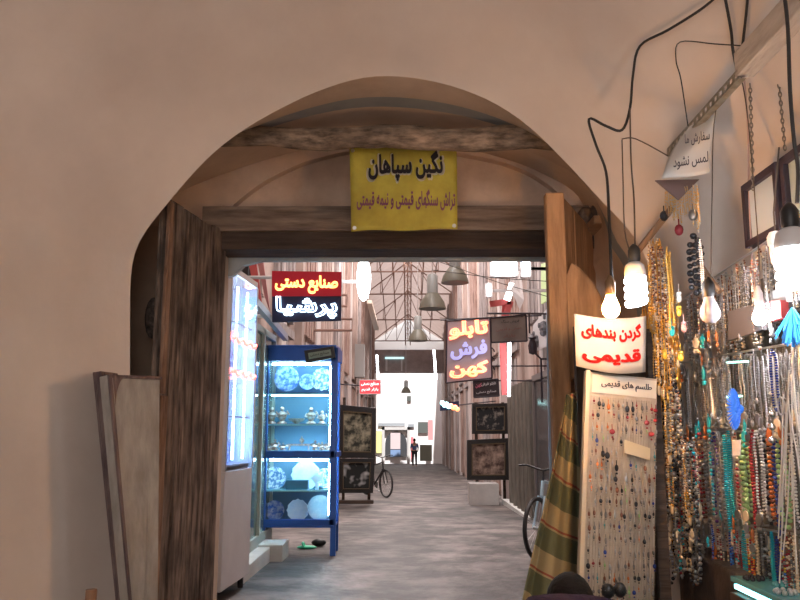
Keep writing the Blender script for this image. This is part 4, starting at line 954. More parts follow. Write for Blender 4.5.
far(374, 431, 381.5, 453, 'yellow_poster', mat('yellow_poster', (.75, .72, .30), .7), 'pale yellow poster left of the far arched entrance', 'poster')
far(410.8, 437, 413.5, 459, 'red_poster', mat('red_poster', (.65, .18, .20), .7), 'narrow red poster right of the far arched entrance', 'poster')
far(378, 423, 405, 426, 'sign_strip', mat('grey_sign', (.30, .32, .34), .7), 'long grey sign strip above the far arched entrance', 'sign')
far(408, 424, 414, 427, 'sign_strip', mat('grey_sign', (.30, .32, .34), .7), 'short grey sign strip right of the long one', 'sign')
far(418, 422, 428, 433, 'dark_sign', mat('dark_sign', (.10, .11, .10), .7), 'dark square sign on the far white wall', 'sign')
far(420, 445, 432, 461, 'market_box', mat('grey_green_box', (.30, .30, .24), .8), 'grey green box standing at the far end of the passage', 'box', 2.5, .8)
far(428, 420, 433, 440, 'hung_cloth', mat('pink_cloth', (.65, .30, .30), .8), 'pinkish cloth hanging at the right end of the far wall', 'cloth', 1.0)
far(407, 396, 411, 401, 'dark_bird_sign', mat('dark_sign', (.10, .11, .10), .7), 'small dark ornament high on the far white wall', 'ornament')
# person far away
Pf = at(414.5, 464, 47); t = thing('person', 'distant person in dark trousers and blue top walking at the passage end', 'person', None, (Pf.x, 47, fz(47)))
hgt = 1.62; k_ = hgt / 1.7
Vf = [(0, 0, .95), (0, 0, 1.15), (0, 0, 1.36), (0, 0, 1.48), (0, 0, 1.60), (-.18, 0, 1.38), (-.22, .03, 1.12), (-.2, -.06, .88), (.18, 0, 1.38), (.23, -.03, 1.12), (.2, .08, .9), (-.09, 0, .9), (-.1, -.08, .5), (-.1, .02, .06), (-.1, -.1, .03), (.09, 0, .9), (.1, .1, .5), (.11, .2, .08), (.11, .1, .03)]
Vf = [tuple(c * k_ for c in v) for v in Vf]
skin_body('body', Vf, [(0, 1), (1, 2), (2, 3), (3, 4), (2, 5), (5, 6), (6, 7), (2, 8), (8, 9), (9, 10), (0, 11), (11, 12), (12, 13), (13, 14), (0, 15), (15, 16), (16, 17), (17, 18)],
          [(.14, .1), (.13, .09), (.14, .09), .05, (.08, .095), .05, .04, .03, .05, .04, .03, .085, .06, .04, .035, .085, .06, .04, .035], skin_m, t, sub=1)
skin_body('blue_top', Vf[:3] + [Vf[5], Vf[6], Vf[8], Vf[9]], [(0, 1), (1, 2), (2, 3), (3, 4), (2, 5), (5, 6)], [(.16, .12), (.15, .11), (.155, .105), .065, .05, .065, .05], mat('blue_shirt', (.12, .17, .35), .8), t, sub=1)
skin_body('trousers', [Vf[0]] + Vf[11:14] + Vf[15:18], [(0, 1), (1, 2), (2, 3), (0, 4), (4, 5), (5, 6)], [(.16, .12), .10, .07, .05, .10, .07, .05], mat('dark_trousers', (.02, .02, .025), .9), t, sub=1)
mb = MB(); mb.ball((0, -.0, 1.63 * k_), .1, 10, 8, (.85, 1, 1)); 
for v in mb.v:
    if v.y < -.05 and v.z < 1.64 * k_: v.y = -.05
mb.build('hair', mat('dark_hair', (.012, .010, .010), .6), t, smooth=True)
# ---------------------------------------------------------------- pendant lamps
shade_m = mat('grey_enamel', (.09, .085, .06), .5, col2=(.13, .12, .09), scale=3)
def pendant(px, py, Y, R, label):
    c = at(px, py, Y); t = thing('pendant_lamp', label, 'lamp', 'grey industrial pendants of the passage', (c.x, Y, c.z))
    mb = MB(); mb.lathe([(R, 0), (R * .98, .02), (R * .86, .13 * R / .25), (R * .55, .25 * R / .25), (R * .38, .29 * R / .25), (R * .36, .29 * R / .25), (R * .53, .24 * R / .25), (R * .95, .012)], (0, 0, 0), 24); mb.build('shade', shade_m, t, smooth=.7)
    mb = MB(); h = .29 * R / .25; mb.lathe([(0, h - .02), (R * .4, h - .02), (R * .4, h + R * 1.25), (R * .28, h + R * 1.4), (0, h + R * 1.42)], (0, 0, 0), 16); mb.build('housing', mat('grey_housing', (.24, .25, .24), .45), t, smooth=.7)
    mb = MB(); mb.cyl((0, 0, h + R * 1.4), (0, 0, ZE - .2 - c.z), .012, n=6); mb.build('suspension_rod', steel, t)
    mb = MB(); mb.ball((0, 0, .10), .07, 10, 7); mb.build('bulb', glow('pendant_glow', (1, .95, .85), 1.5), t, smooth=True)
pendant(432.5, 309, 14.5, .26, 'nearest fully visible grey pendant lamp with a tall housing')
pendant(418, 341, 19.5, .25, 'farther grey pendant lamp hanging lower in the picture of the passage')
pendant(455, 283, 11.0, .20, 'small grey pendant lamp partly behind the nearest tall one')
pendant(406, 393, 40, .25, 'farthest pendant lamp, tiny against the sunlit white wall')
# ---------------------------------------------------------------- bright strip lights on the facades
def tube_lamp(p, q, r, e, label, grp='strip lights of the passage', nm='strip_light'):
    t = thing(nm, label, 'light', grp); p = Vector(p); q = Vector(q)
    mb = MB(); mb.cyl(p, q, r, n=10); mb.build('tube', e, t, smooth=.7)
    d = (q - p).normalized(); mb = MB(); mb.cyl(p - d * .03, p, r * 1.15, n=10); mb.cyl(q, q + d * .03, r * 1.15, n=10); mb.build('end_caps', white_p, t)
E_str = glow('strip_white', (.93, .96, 1), 18)
t = thing('floodlight', 'large blown out white floodlight high on the left wall', 'light')
c = at(364, 283, 24); mb = MB(); mb.ball((c.x, 23.85, c.z + .1), .22, 14, 9, (1, .5, 3.2)); mb.build('lens', glow('flood', (.95, .98, 1), 14), t, bevel=.04)
mb = MB(); mb.box((c.x - .14, 23.98, c.z - .5), (c.x + .14, 24.1, c.z + .8)); mb.box((XL, 24.0, c.z), (c.x, 24.1, c.z + .1)); mb.build('housing', white_p, t)
c0, c1 = at(371, 300, 28), at(377, 330, 40)
mb = MB(); mb.slab([at(367, 300, 26), at(372, 300, 26), at(379, 328, 40), at(374, 328, 40)], (0, 0, -.12)); tag(mb.build('white_gutter', mat('cream_gutter', (.72, .62, .52), .6)), 'cream boxed gutter running along under the left eave', 'gutter')
for (px, py, w_, h_, Y, l) in ((504, 268, .34, .20, 10.5, 'wide blown out white lamp at the top right of the passage'), (526, 268, .10, .22, 10.5, 'narrow white lamp beside the wide one at the top right'), (489, 290, .06, .18, 11.5, 'small upright white lamp left of the tall red and white strip')):
    c = at(px, py, Y); t = thing('wall_floodlight', l, 'light', 'white floodlights on the right wall')
    mb = MB(); mb.box((c.x - w_ / 2, Y - .04, c.z - h_ / 2), (c.x + w_ / 2, Y, c.z + h_ / 2)); mb.build('lens', glow('flood2', (1, .97, .97), 10), t, bevel=.02)
    mb = MB(); mb.box((c.x - w_ / 2 - .02, Y, c.z - h_ / 2 - .02), (c.x + w_ / 2 + .02, Y + .1, c.z + h_ / 2 + .02)); mb.box((c.x, Y + .04, c.z - .02), (XR + .1, Y + .08, c.z + .02)); mb.build('housing', white_p, t)
tube_lamp(at(509.5, 338, 11.5), at(509, 396, 11.5), .022, E_str, 'upright white tube beside the brown hanging sign', 'upright tubes')
tube_lamp(at(436, 380, 38), at(434, 350, 38), .05, E_str, 'far upright tube at the right end of the passage', 'upright tubes')
tube_lamp(at(377, 355, 40), at(378, 378, 40), .05, E_str, 'far upright tube at the left end of the passage', 'upright tubes')
# red and white bent strip (a "7" shape) behind the brown sign
def ribbon(pts, Y, w_, m, name, label, cat='banner strip'):
    mb = MB(); P = [at(x, y, Y) for x, y in pts]
    for p, q in zip(P, P[1:]):
        d = (q - p).normalized(); n_ = Vector((-d.z, 0, d.x)) * w_; mb.slab([p + n_, q + n_, q - n_, p - n_], (0, .04, 0))
    return tag(mb.build(name, m), label, cat)
ribbon([(490, 304), (511, 301), (505, 318)], 11.6, .045, mat('red_sheet', (.55, .10, .10), .6), 'red_awning_piece', 'red bent awning piece behind the brown hanging sign')
ribbon([(513, 283), (507, 300)], 11.55, .05, glow('awning_glow', (1, 1, 1), 3), 'glowing_awning_strip', 'slanting white awning strip with added glow above the red awning piece', 'light')  # white part of the awning, glow added to make it bright
ribbon([(506, 300), (503, 345), (505, 395)], 11.7, .05, mat('red_sheet', (.55, .10, .10), .6), 'red_pole_cover', 'long red upright strip beside the white tube')
mb = MB(); mb.slab([at(*p) for p in ((508, 262, 12), (520, 262, 12), (524, 300, 11), (520, 310, 11), (512, 290, 11.5))], (0, .05, 0)); tag(mb.build('grey_lamp_arm', mat('lamp_arm', (.30, .26, .25), .6)), 'grey bracket plate under the wide white lamp', 'bracket')
# ---------------------------------------------------------------- signs
def board_sign(name, label, px, Y, m, fr=None, cat='sign', th=.05, group=None):
    P = [at(x, y, Y) for x, y in px]; t = thing(name, label, cat, group)
    mb = MB(); mb.slab(P, (0, th, 0)); mb.build('panel', m, t, bevel=.003)
    if fr:
        mb = MB()
        for i in range(4): mb.cyl(P[i], P[(i + 1) % 4], .012, n=6)
        mb.build('frame', fr, t)
    return t, P
def txt(t, P, s, u0, v0, w_, h_, m, bold=.02, outline=0, off=.012, nm='lettering'):
    def f(u_, v_): return (P[0] * (1 - u_) + P[1] * u_) * (1 - v_) + (P[3] * (1 - u_) + P[2] * u_) * v_
    U = P[1] - P[0]; Vv = P[0] - P[3]
    return lettering(s, m, t, f(u0, v0) + Vector((0, -off, 0)), U, (0, 0, 1) if abs(U.x) > .5 * U.length else Vv, U.length * w_, Vv.length * h_, .003, bold, outline, nm)
# neon sign left
t, P = board_sign('neon_sign', 'red and navy neon shop sign with yellow and white Persian letters', [(272, 271), (341.5, 272), (341, 320.5), (272, 322)], 8.4, mat('sign_navy', (.008, .012, .05), .5))
Pm = [P[0].lerp(P[3], 0), P[1], P[1].lerp(P[2], .5), P[0].lerp(P[3], .5)]
mb = MB(); mb.slab([p + Vector((0, -.006, 0)) for p in Pm], (0, .005, 0)); mb.build('red_field', mat('sign_dark_red', (.25, .004, .015), .5, emit=(.8, .01, .04), es=.18), t)
n_red = glow('neon_red', (1, .08, .06), 1.5); n_yel = glow('neon_yellow', (1, .48, .10), 3.4); n_wht = glow('neon_white', (.62, .86, 1), 6); n_blue = glow('neon_blue', (.02, .05, .7), .7); n_org = glow('neon_orange', (1, .22, .04), 2.8)
txt(t, P, 'صنایع دستی', .5, .27, .90, .36, n_red, .01, 0, .012, 'red_lettering'); txt(t, P, 'صنایع دستی', .5, .27, .90, .36, n_yel, .02, .022, .02, 'neon_tubes')
txt(t, P, 'پرشیا', .5, .73, .86, .42, mat('letter_navy', (.01, .03, .12), .4), .0, 0, .012, 'navy_lettering'); txt(t, P, 'پرشیا', .5, .73, .88, .42, n_wht, .02, .024, .02, 'neon_tubes')
mb = MB()
for v_ in (.12, .88): q = P[0].lerp(P[3], v_); mb.cyl(q + Vector((0, .02, 0)), (XL, 8.42, q.z), .02, n=6)
mb.build('bracket', steel, t)
# neon sign right
t, P = board_sign('neon_sign', 'tall three line neon sign with orange, blue and red Persian letters', [(447, 321), (490, 318), (492, 378), (446, 383)], 12, mat('violet_panel', (.40, .31, .33), .6), darkfr)
txt(t, P, 'تابلو', .5, .17, .92, .30, n_red, .01, 0, .012, 'red_lettering'); txt(t, P, 'تابلو', .5, .17, .92, .30, n_org, .02, .03, .02, 'neon_tubes')
txt(t, P, 'فرش', .5, .50, .85, .30, n_blue, .05, 0, .014, 'blue_lettering')
txt(t, P, 'کهن', .5, .82, .88, .26, n_red, .01, 0, .012, 'red_lettering'); txt(t, P, 'کهن', .5, .82, .90, .26, n_org, .02, .035, .02, 'neon_tubes')
mb = MB(); q = P[1]; mb.cyl(P[0] + Vector((-.1, .03, .02)), (XR, 12.03, P[1].z + .05), .012, n=6); mb.build('bracket', darkfr, t)
# brown hanging sign
t, P = board_sign('brown_sign', 'brown hanging board with faint writing under a black bracket', [(490.5, 318), (526, 315), (527, 341), (491, 342.5)], 10.4, mat('brown_board', (.16, .125, .11), .7, col2=(.21, .17, .15), scale=5), darkfr)
txt(t, P, 'فروش سنگ', .55, .2, .5, .16, mat('faint_ink', (.05, .04, .04), .7), .01); txt(t, P, 'دستی و قدیمی', .5, .5, .7, .14, mat('faint_red_ink', (.20, .08, .07), .7), .01); txt(t, P, 'بازار', .5, .78, .35, .14, mat('faint_red_ink', (.20, .08, .07), .7), .01)
mb = MB(); a, b = at(487, 313.5, 10.4), at(529, 313.5, 10.4); mb.cyl(a, b, .014, n=6); mb.cyl(b, b + Vector((0, 0, -.27)), .012, n=6); mb.cyl(b, (XR + .02, 10.5, b.z), .014, n=6)
for px in (495, 522): mb.cyl(at(px, 313.5, 10.4), at(px, 317, 10.4), .008, n=5)
mb.build('bracket', darkfr, t)
t, P = board_sign('black_sign', 'small black sign with pink and white writing above the framed carpets', [(473.5, 381), (498, 379), (499, 396), (474, 397.5)], 13.2, mat('black_board', (.03, .018, .02), .5), darkfr)
txt(t, P, 'تابلو فرش', .6, .25, .6, .22, mat('pale_ink', (.55, .5, .5), .6), .02); txt(t, P, 'کهن', .2, .3, .25, .3, mat('pink_ink', (.5, .12, .18), .6), .03); txt(t, P, 'صنایع دستی', .5, .72, .8, .22, mat('pale_ink', (.55, .5, .5), .6), .01)
mb = MB(); mb.cyl(P[1].lerp(P[2], .1) , (XR, 13.25, P[1].z - .03), .012, n=6); mb.build('bracket', darkfr, t)
# scroll iron bracket beside it
mb = MB()
for s_ in range(3):
    c = at(489, 352 + s_ * 9, 12.6); mb.tube([c + Vector((.09 * (1 - k / 22) * math.cos(k * .45), 0, .09 * (1 - k / 22) * math.sin(k * .45))) for k in range(20)], .010, 5)
mb.cyl(at(491, 342, 12.6), at(491, 380, 12.6), .012, n=5); mb.cyl(at(491, 366, 12.6), (XR, 12.6, at(491, 366, 12.6).z), .012, n=5)
tag(mb.build('scroll_bracket', darkfr), 'black wrought iron scroll bracket beneath the brown hanging sign', 'bracket')
# little neon
t, P = board_sign('small_neon_sign', 'tiny cyan and orange neon sign far down the right side', [(440, 403), (459, 401), (459, 409), (440, 411)], 20, mat('sign_navy', (.008, .012, .05), .5))
mb = MB()
for k in range(4):
    c = P[0].lerp(P[2], .12 + .11 * k); mb.ball(c + Vector((0, -.04, .02 * (-1) ** k)), .06, 8, 5, (1, .4, 1))
mb.build('cyan_letters', glow('neon_cyan', (.4, 1, 1), 5), t, smooth=True)
mb = MB()
for k in range(4):
    c = P[0].lerp(P[2], .58 + .11 * k); mb.ball(c + Vector((0, -.04, .02 * (-1) ** k)), .06, 8, 5, (1, .4, 1))
mb.build('orange_letters', n_org, t, smooth=True)
mb = MB(); mb.cyl(P[1].lerp(P[2], .5), (XR, 20.02, P[1].z), .015, n=5); mb.build('bracket', darkfr, t)
# red sign left
t, P = board_sign('red_sign', 'small red sign with white writing far down the left side', [(359.5, 380), (380.5, 380), (380.5, 394), (359.5, 394)], 22, mat('bright_red', (.75, .06, .08), .5, emit=(1, .1, .12), es=.5), white_p)
txt(t, P, 'صنایع دستی', .5, .3, .85, .35, glow('white_lettering', (1, .9, .9), 1), .05); txt(t, P, 'بازار قدیم', .5, .7, .8, .3, glow('white_lettering', (1, .9, .9), 1), .03)
mb = MB(); mb.cyl(P[0].lerp(P[3], .4), (XL, 22.03, P[0].z - .1), .02, n=5); mb.build('bracket', darkfr, t)
# red cloths and hanging things at far left top
for i, (x0, x1, m_, l) in enumerate(((250, 257, mat('red_sheet', (.55, .10, .10), .6), 'red cloth hanging high beside the white cabinet awning'), (259, 264, mat('rose_cloth', (.5, .22, .22), .8), 'rose cloth hanging next to the red one'))):
    mb = MB(); P = [at(x0 - 4, 252, 8.9), at(x1 - 2, 252, 8.9), at(x1 + 6, 312, 8.9), at(x0 + 6, 298, 8.9)]
    mb.slab(P, (0, .03, 0)); tag(mb.build('hanging_cloth', m_), l, 'cloth', 'cloths hanging at the top left')
for i in range(3):
    a = at(236 + i * 7, 250, 9.2); mb = MB(); b = at(238 + i * 7, 285 + i * 8, 9.2); mb.box((a.x, 9.2, b.z), (a.x + .07, 9.3, a.z)); tag(mb.build('dark_garment', darkg), 'dark strip garment hanging above the awning, ' + ['leftmost', 'middle', 'rightmost'][i], 'garment', 'dark strips above the awning')
# ---------------------------------------------------------------- white cabinet (left)
FZ = fz(6.5)
xA, xB2 = at(222, 594, 6.3).x, at(250, 580, 7.1).x
t = thing('white_display_cabinet', 'tall white cabinet with a lit glass upper half by the left door leaf', 'cabinet')
zj = at(236, 471, 6.4).z; ztc = at(236, 272, 6.3).z
mb = MB(); mb.slab([(xA, 6.25, FZ + .1), (xB2, 7.05, FZ + .1), (xB2 - .5, 7.05, FZ + .1), (xA - .5, 6.25, FZ + .1)], (0, 0, zj - FZ - .1)); mb.build('base', white_p, t, bevel=.008)
mb = MB()
for (x, y) in ((xA - .06, 6.3), (xB2 - .06, 6.98), (xA - .45, 6.3), (xB2 - .45, 6.98)): mb.cyl((x, y, FZ), (x, y, FZ + .1), .025, n=8)
mb.build('foot', black, t)
d = Vector((xB2 - xA, .8, 0)).normalized(); nx = Vector((d.y, -d.x, 0))
mb = MB(); A_, B_ = Vector((xA, 6.25, zj)), Vector((xB2, 7.05, zj)); hh = Vector((0, 0, ztc - zj))
for p in (A_, B_): mb.slab([p, p - Vector((.03, 0, 0)), p - Vector((.03, -.0, 0)) + d * .03, p + d * .03], hh)
mb.slab([A_ + hh, B_ + hh, B_ + hh - Vector((.5, 0, 0)), A_ + hh - Vector((.5, 0, 0))], (0, 0, .05)); mb.build('frame', white_p, t)
mb = MB(); mb.slab([A_ - Vector((.5, 0, 0)), B_ - Vector((.5, 0, 0)), B_ - Vector((.48, 0, 0)), A_ - Vector((.48, 0, 0))], hh); mb.slab([B_, B_ - Vector((.5, 0, 0)), B_ - Vector((.5, .02, 0)), B_ - Vector((0, .02, 0))], hh); mb.build('back_panel', mat('lit_blue_back', (.55, .68, .9), .7), t)
mb = MB(); mb.slab([A_ + nx * .001, B_ + nx * .001, B_ - nx * .005, A_ - nx * .005], hh * .99); mb.build('glass_door', mat('clear_glass', (1, 1, 1), .02, trans=1), t)
for k in range(4):
    z = zj + (ztc - zj) * (.02 + .245 * k); mb = MB(); mb.slab([A_ - Vector((.04, 0, 0)), B_ - Vector((.04, 0, 0)), B_ - Vector((.46, 0, 0)), A_ - Vector((.46, 0, 0))], (0, 0, .012))
    for v in mb.v: v.z += z - zj
    mb.build('shelf', mat('cab_shelf', (.55, .6, .75), .3), t)
for q in (.12, .5, .88):
    mb = MB(); p = A_.lerp(B_, q) - Vector((.07, 0, 0)); mb.cyl(p + Vector((0, 0, ztc - zj - .06)), p + Vector((0, 0, .08)), .010, n=8); mb.build('light_tube', glow('cabinet_tube', (.55, .78, 1), 60), t)
mb = MB(); p = A_.lerp(B_, .5) + hh * .50 + nx * .008
for h_ in (.49, .66): mb.tube([A_.lerp(B_, .06 + .88 * k / 14) + hh * (h_ + .012 * math.sin(k * 1.4)) + nx * .012 for k in range(15)], .016, 6)
mb.build('red_tube_light', glow('red_tube', (1, .1, .08), 4), t)
bs = [mat('cobalt_ware', (.08, .14, .55), .3, col2=(.5, .6, .85), scale=25), mat('pale_blue_ware', (.35, .5, .85), .3, col2=(.75, .82, .95), scale=25)]
n_ = 0
pos = ['lowest', 'second', 'third', 'topmost']
for k in range(3):
    z = zj + (ztc - zj) * (.02 + .245 * k) + .012
    for j in range(3):
        c = A_.lerp(B_, .2 + .3 * j) - Vector((.22, 0, 0)); mb = MB(); s_ = .8 + .15 * ((j + k) % 3)
        mb.lathe([(0, 0), (.04 * s_, 0), (.09 * s_, .10 * s_), (.075 * s_, .17 * s_), (.03 * s_, .21 * s_), (.035 * s_, .26 * s_), (.0, .26 * s_)], (c.x, c.y, z), 14)
        tag(mb.build('blue_vase', bs[(j + k) % 2], smooth=True), f'{"cobalt" if (j + k) % 2 == 0 else "pale blue"} vase, {["nearest", "middle", "farthest"][j]} on the {pos[k]} shelf of the white cabinet', 'vase', 'vases in the white cabinet')
# awning rail
mb = MB(); a, b = at(230, 272, 6.5), at(288, 341, 9.6); mb.slab([a, a + Vector((0, 0, .07)), b + Vector((0, 0, .08)), b], (-.06, 0, 0)); tag(mb.build('awning_rail', mat('grey_rail', (.34, .36, .42), .5)), 'sloping grey awning rail above the white cabinet', 'rail')
# shop front glazing behind the cabinet and step
t = thing('glazed_partition', 'greenish glazed shop partition between white cabinet and blue case', 'partition')
mb = MB(); mb.box((-1.68, 7.3, fz(8)), (-1.62, 9.4, 2.55)); mb.build('glazing', mat('greenish_glass', (.13, .20, .18), .12), t)
mb = MB()
for y in (7.28, 7.9, 8.6, 9.35): mb.box((-1.70, y, fz(8)), (-1.59, y + .06, 2.6))
mb.box((-1.70, 7.28, 2.55), (-1.59, 9.4, 2.62)); mb.box((-1.7, 7.28, fz(8)), (-1.59, 9.4, fz(8) + .25)); mb.build('frame', mat('pale_frame', (.42, .48, .44), .5), t)
mb = MB(); z = fz(8); mb.box((-2.1, 7.1, -.5), (-1.46, 8.55, z + .14)); tag(mb.build('door_step', mat('pale_step', (.50, .50, .48), .7, col2=(.6, .6, .57), scale=4), bevel=.01), 'pale stone step in front of the glazed shop front', 'step')
mb = MB(); mb.box((-1.8, 8.56, -.5), (-1.33, 9.0, z + .16)); tag(mb.build('step_block', mat('pale_step', (.5, .5, .48), .7), bevel=.01), 'short pale block at the far end of the step', 'step')
# ---------------------------------------------------------------- blue display case
YB = 9.0; fb = fz(YB)
x0, x1 = at(262, 440, YB).x, at(335, 440, YB).x; x2 = at(336.5, 440, YB).x
zb = at(300, 525, YB).z; ztp = at(300, 347.5, YB).z
bl = mat('blue_paint', (.012, .09, .42), .4, col2=(.02, .12, .50), scale=4)
t = thing('blue_display_case', 'tall blue display case with five lit shelves standing in the passage', 'display case')
D = .42; w = .055
zdiv = at(300, 454.5, YB).z; zhead = at(300, 361, YB).z
mb = MB()
mb.box((x0, YB, zb), (x0 + w, YB + w, ztp)); mb.box((x1 - w, YB, zb), (x1 + .02, YB + w, ztp)); mb.box((x0, YB + D - w, zb), (x0 + w, YB + D, ztp)); mb.box((x2 - w, YB + D - w, zb), (x2, YB + D, ztp))
mb.box((x0, YB, zb), (x1, YB + w, zb + .06)); mb.box((x0, YB, zhead), (x1, YB + w, ztp)); mb.box((x0, YB, zdiv - .04), (x1, YB + w, zdiv + .04))
mb.slab([(x0, YB, ztp), (x1, YB, ztp), (x2, YB + D, ztp), (x0, YB + D, ztp)], (0, 0, .03)); mb.slab([(x0, YB, zb - .03), (x1, YB, zb - .03), (x2, YB + D, zb - .03), (x0, YB + D, zb - .03)], (0, 0, .03)); 
mb.slab([(x1, YB, zdiv - .03), (x2, YB + D, zdiv - .03), (x2, YB + D, zdiv + .03), (x1, YB, zdiv + .03)], (.02, 0, 0)); mb.slab([(x1, YB, zhead), (x2, YB + D, zhead), (x2, YB + D, ztp), (x1, YB, ztp)], (.02, 0, 0))
mb.build('frame', bl, t, bevel=.005)
mb = MB(); mb.box((x0, YB + D - .01, zb), (x2, YB + D, zhead)); mb.build('back_panel', mat('lit_back', (.13, .28, .42), .5), t)
for (x, y) in ((x0 + .03, YB + .03), (x1 - .01, YB + .03), (x0 + .03, YB + D - .03), (x2 - .03, YB + D - .03)):
    mb = MB(); mb.slab([(x - .03, y - .025, fb), (x + .03, y - .025, fb), (x + .03, y + .025, fb), (x - .03, y + .025, fb)], (0, 0, zb - fb)); mb.build('leg', bl, t)
shz = [zdiv + .04]; rows_y = [393.5, 424.5, 491]
E_case = glow('case_tube', (.42, .82, 1), 48); E_shelf = mat('glass_shelf', (.35, .75, .80), .15)
for y in rows_y:
    z = at(300, y, YB).z; mb = MB(); mb.slab([(x0 + .03, YB + .06, z - .012), (x1 - .03, YB + .06, z - .012), (x2 - .04, YB + D - .02, z - .012), (x0 + .03, YB + D - .02, z - .012)], (0, 0, .018)); mb.build('shelf', E_shelf, t)
for y in (362.5, 459, 393.5):
    z = at(300, y, YB).z - .012; mb = MB(); mb.cyl((x0 + .08, YB + .09, z), (x1 - .08, YB + .09, z), .013, n=8); mb.build('light_tube', E_case, t)
for xx in (x1 - .07,):
    mb = MB(); mb.cyl((xx, YB + .1, zb + .1), (xx, YB + .1, zdiv - .1), .008, n=6); mb.cyl((xx, YB + .1, zdiv + .1), (xx, YB + .1, zhead - .05), .008, n=6); mb.build('light_tube', E_case, t)
def plate(px, py, rpx, m, label, base_y, scal=False):
    r = rpx / 780 * (YB + .28); c = at(px, py, YB + .28); mb = MB(); n = 28
    prof = [(0, -.004), (r * .55, -.004), (r * .95, -.03), (r, -.028), (r * .6, .004), (0, .004)]
    mb.lathe(prof, (0, 0, 0), n, 'y')
    if scal:
        for i, v in enumerate(mb.v):
            q = math.atan2(v.z, v.x); k = 1 + .06 * math.cos(q * 12); v.x *= k; v.z *= k
    for v in mb.v: v += c
    z = at(300, base_y, YB).z + .006
    return tag(mb.build('plate', m, smooth=True), label, 'plate', 'plates in the blue case')
pb = mat('blue_flower_plate', (.10, .25, .70), .25, col2=(.55, .75, .95), scale=18, ramp=(.42, .58)); pw = mat('white_plate', (.75, .9, .95), .25, col2=(.6, .8, .9), scale=10); pf = mat('floral_plate', (.15, .3, .55), .25, col2=(.8, .9, .92), scale=26, ramp=(.45, .55))
plate(287, 379, 12.5, pb, 'large round blue flowered plate on the top shelf of the blue case', 393)
plate(307.5, 382, 8, pb, 'small blue plate in the middle of the top shelf', 393)
plate(322, 379.5, 11, pf, 'scalloped pale blue plate at the end of the top shelf', 393, True)
plate(275, 478, 11, pf, 'floral plate at the start of the shelf under the dividing bar', 491)
plate(306, 475, 14, pw, 'big scalloped white plate on the shelf under the dividing bar', 491, True)
plate(325, 478, 9.5, pf, 'blue and white plate next to the fish shaped dish', 491)
plate(275, 510, 9.5, pb, 'dark blue plate with a star on the bottom shelf', 521)
plate(298, 510, 10.5, pw, 'white fan edged plate on the bottom shelf', 521, True)
plate(320, 507.5, 12, mat('white_veined', (.78, .88, .9), .2, col2=(.45, .65, .75), scale=6, ramp=(.3, .5)), 'large white veined oval plate on the bottom shelf', 521)
def caseobj(px, base_y, mk, name, label, cat, m, grp):
    c = at(px, base_y, YB + .18); c.z = at(px, base_y, YB).z + .006 + (.0); mb = MB(); mk(mb, c); return tag(mb.build(name, m, smooth=True), label, cat, grp)
figm = mat('copper_figure', (.40, .20, .12), .35, .4, col2=(.75, .65, .6), scale=30)
def fig(h, k):
    def f(mb, c):
        mb.lathe([(0, 0), (.05 * k, 0), (.045 * k, .015), (.02 * k, .03), (.04 * k, h * .35), (.05 * k, h * .5), (.02 * k, h * .68), (0, h * .7)], c, 10); mb.ball(c + Vector((0, 0, h * .82)), h * .13, 8, 6); mb.tube([c + Vector((-.045 * k, 0, h * .6)), c + Vector((-.06 * k, -.01, h * .4)), c + Vector((-.02 * k, -.03, h * .35))], .009, 5); mb.tube([c + Vector((.045 * k, 0, h * .6)), c + Vector((.07 * k, -.01, h * .5)), c + Vector((.05 * k, -.03, h * .7))], .009, 5)
    return f
for (px, h, k, l) in ((272, .20, 1, 'leftmost standing'), (282, .21, 1.2, 'broad'), (311, .20, 1.2, 'tall'), (322, .16, .9, 'rightmost small')):
    caseobj(px, 424, fig(h, k), 'figurine', f'{l} copper figurine on the second shelf of the blue case', 'figurine', figm, 'copper figurines')
caseobj(296.5, 424, lambda mb, c: mb.lathe([(0, 0), (.03, 0), (.04, .012), (.09, .04), (.10, .06), (.09, .058), (.03, .02), (0, .018)], c, 16), 'footed_bowl', 'low footed bowl between the copper figurines', 'bowl', figm, None)
for i, (px, h) in enumerate(((269, .07), (275, .13), (283, .09), (315, .12), (322, .10), (328, .09))):
    caseobj(px, 451, fig(h, .8), 'figurine', f'{["first", "second", "third", "fourth", "fifth", "last"][i]} small figurine from the left on the third shelf', 'figurine', figm, 'small figurines of the third shelf')
def tray(mb, c):
    mb.box(c + Vector((-.13, -.03, .05)), c + Vector((.13, .03, .07)));
    for q in (-.11, .11): mb.cyl(c + Vector((q, 0, 0)), c + Vector((q, 0, .05)), .01, n=6)
    mb.ball(c + Vector((.03, 0, .11)), .03, 8, 6); mb.cyl(c + Vector((.03, 0, .07)), c + Vector((.03, 0, .16)), .008, n=6)
caseobj(299, 451, tray, 'miniature_bench', 'miniature metal bench in the middle of the third shelf', 'ornament', figm, None)
mb = MB(); a, b = at(286, 480, YB + .1), at(308, 490.5, YB + .1); b.z = at(300, 491, YB).z + .008; mb.box((a.x, YB + .09, b.z), (b.x, YB + .17, a.z)); tag(mb.build('blue_box', mat('teal_box', (.06, .22, .32), .5), bevel=.004), 'flat teal box standing in front of the big white plate', 'box')
mb = MB(); c = at(318, 478, YB + .12)
mb.slab([c + Vector((x, 0, z)) for x, z in ((-.09, 0), (-.03, .06), (.03, .03), (.075, .09), (.06, 0), (.075, -.09), (.03, -.03), (-.03, -.06))], (0, .02, 0)); mb.box(c + Vector((-.03, 0, -.145)), c + Vector((.01, .03, -.05)))
tag(mb.build('fish_dish', pw, bevel=.003), 'white fish shaped dish standing right of the big white plate', 'dish')
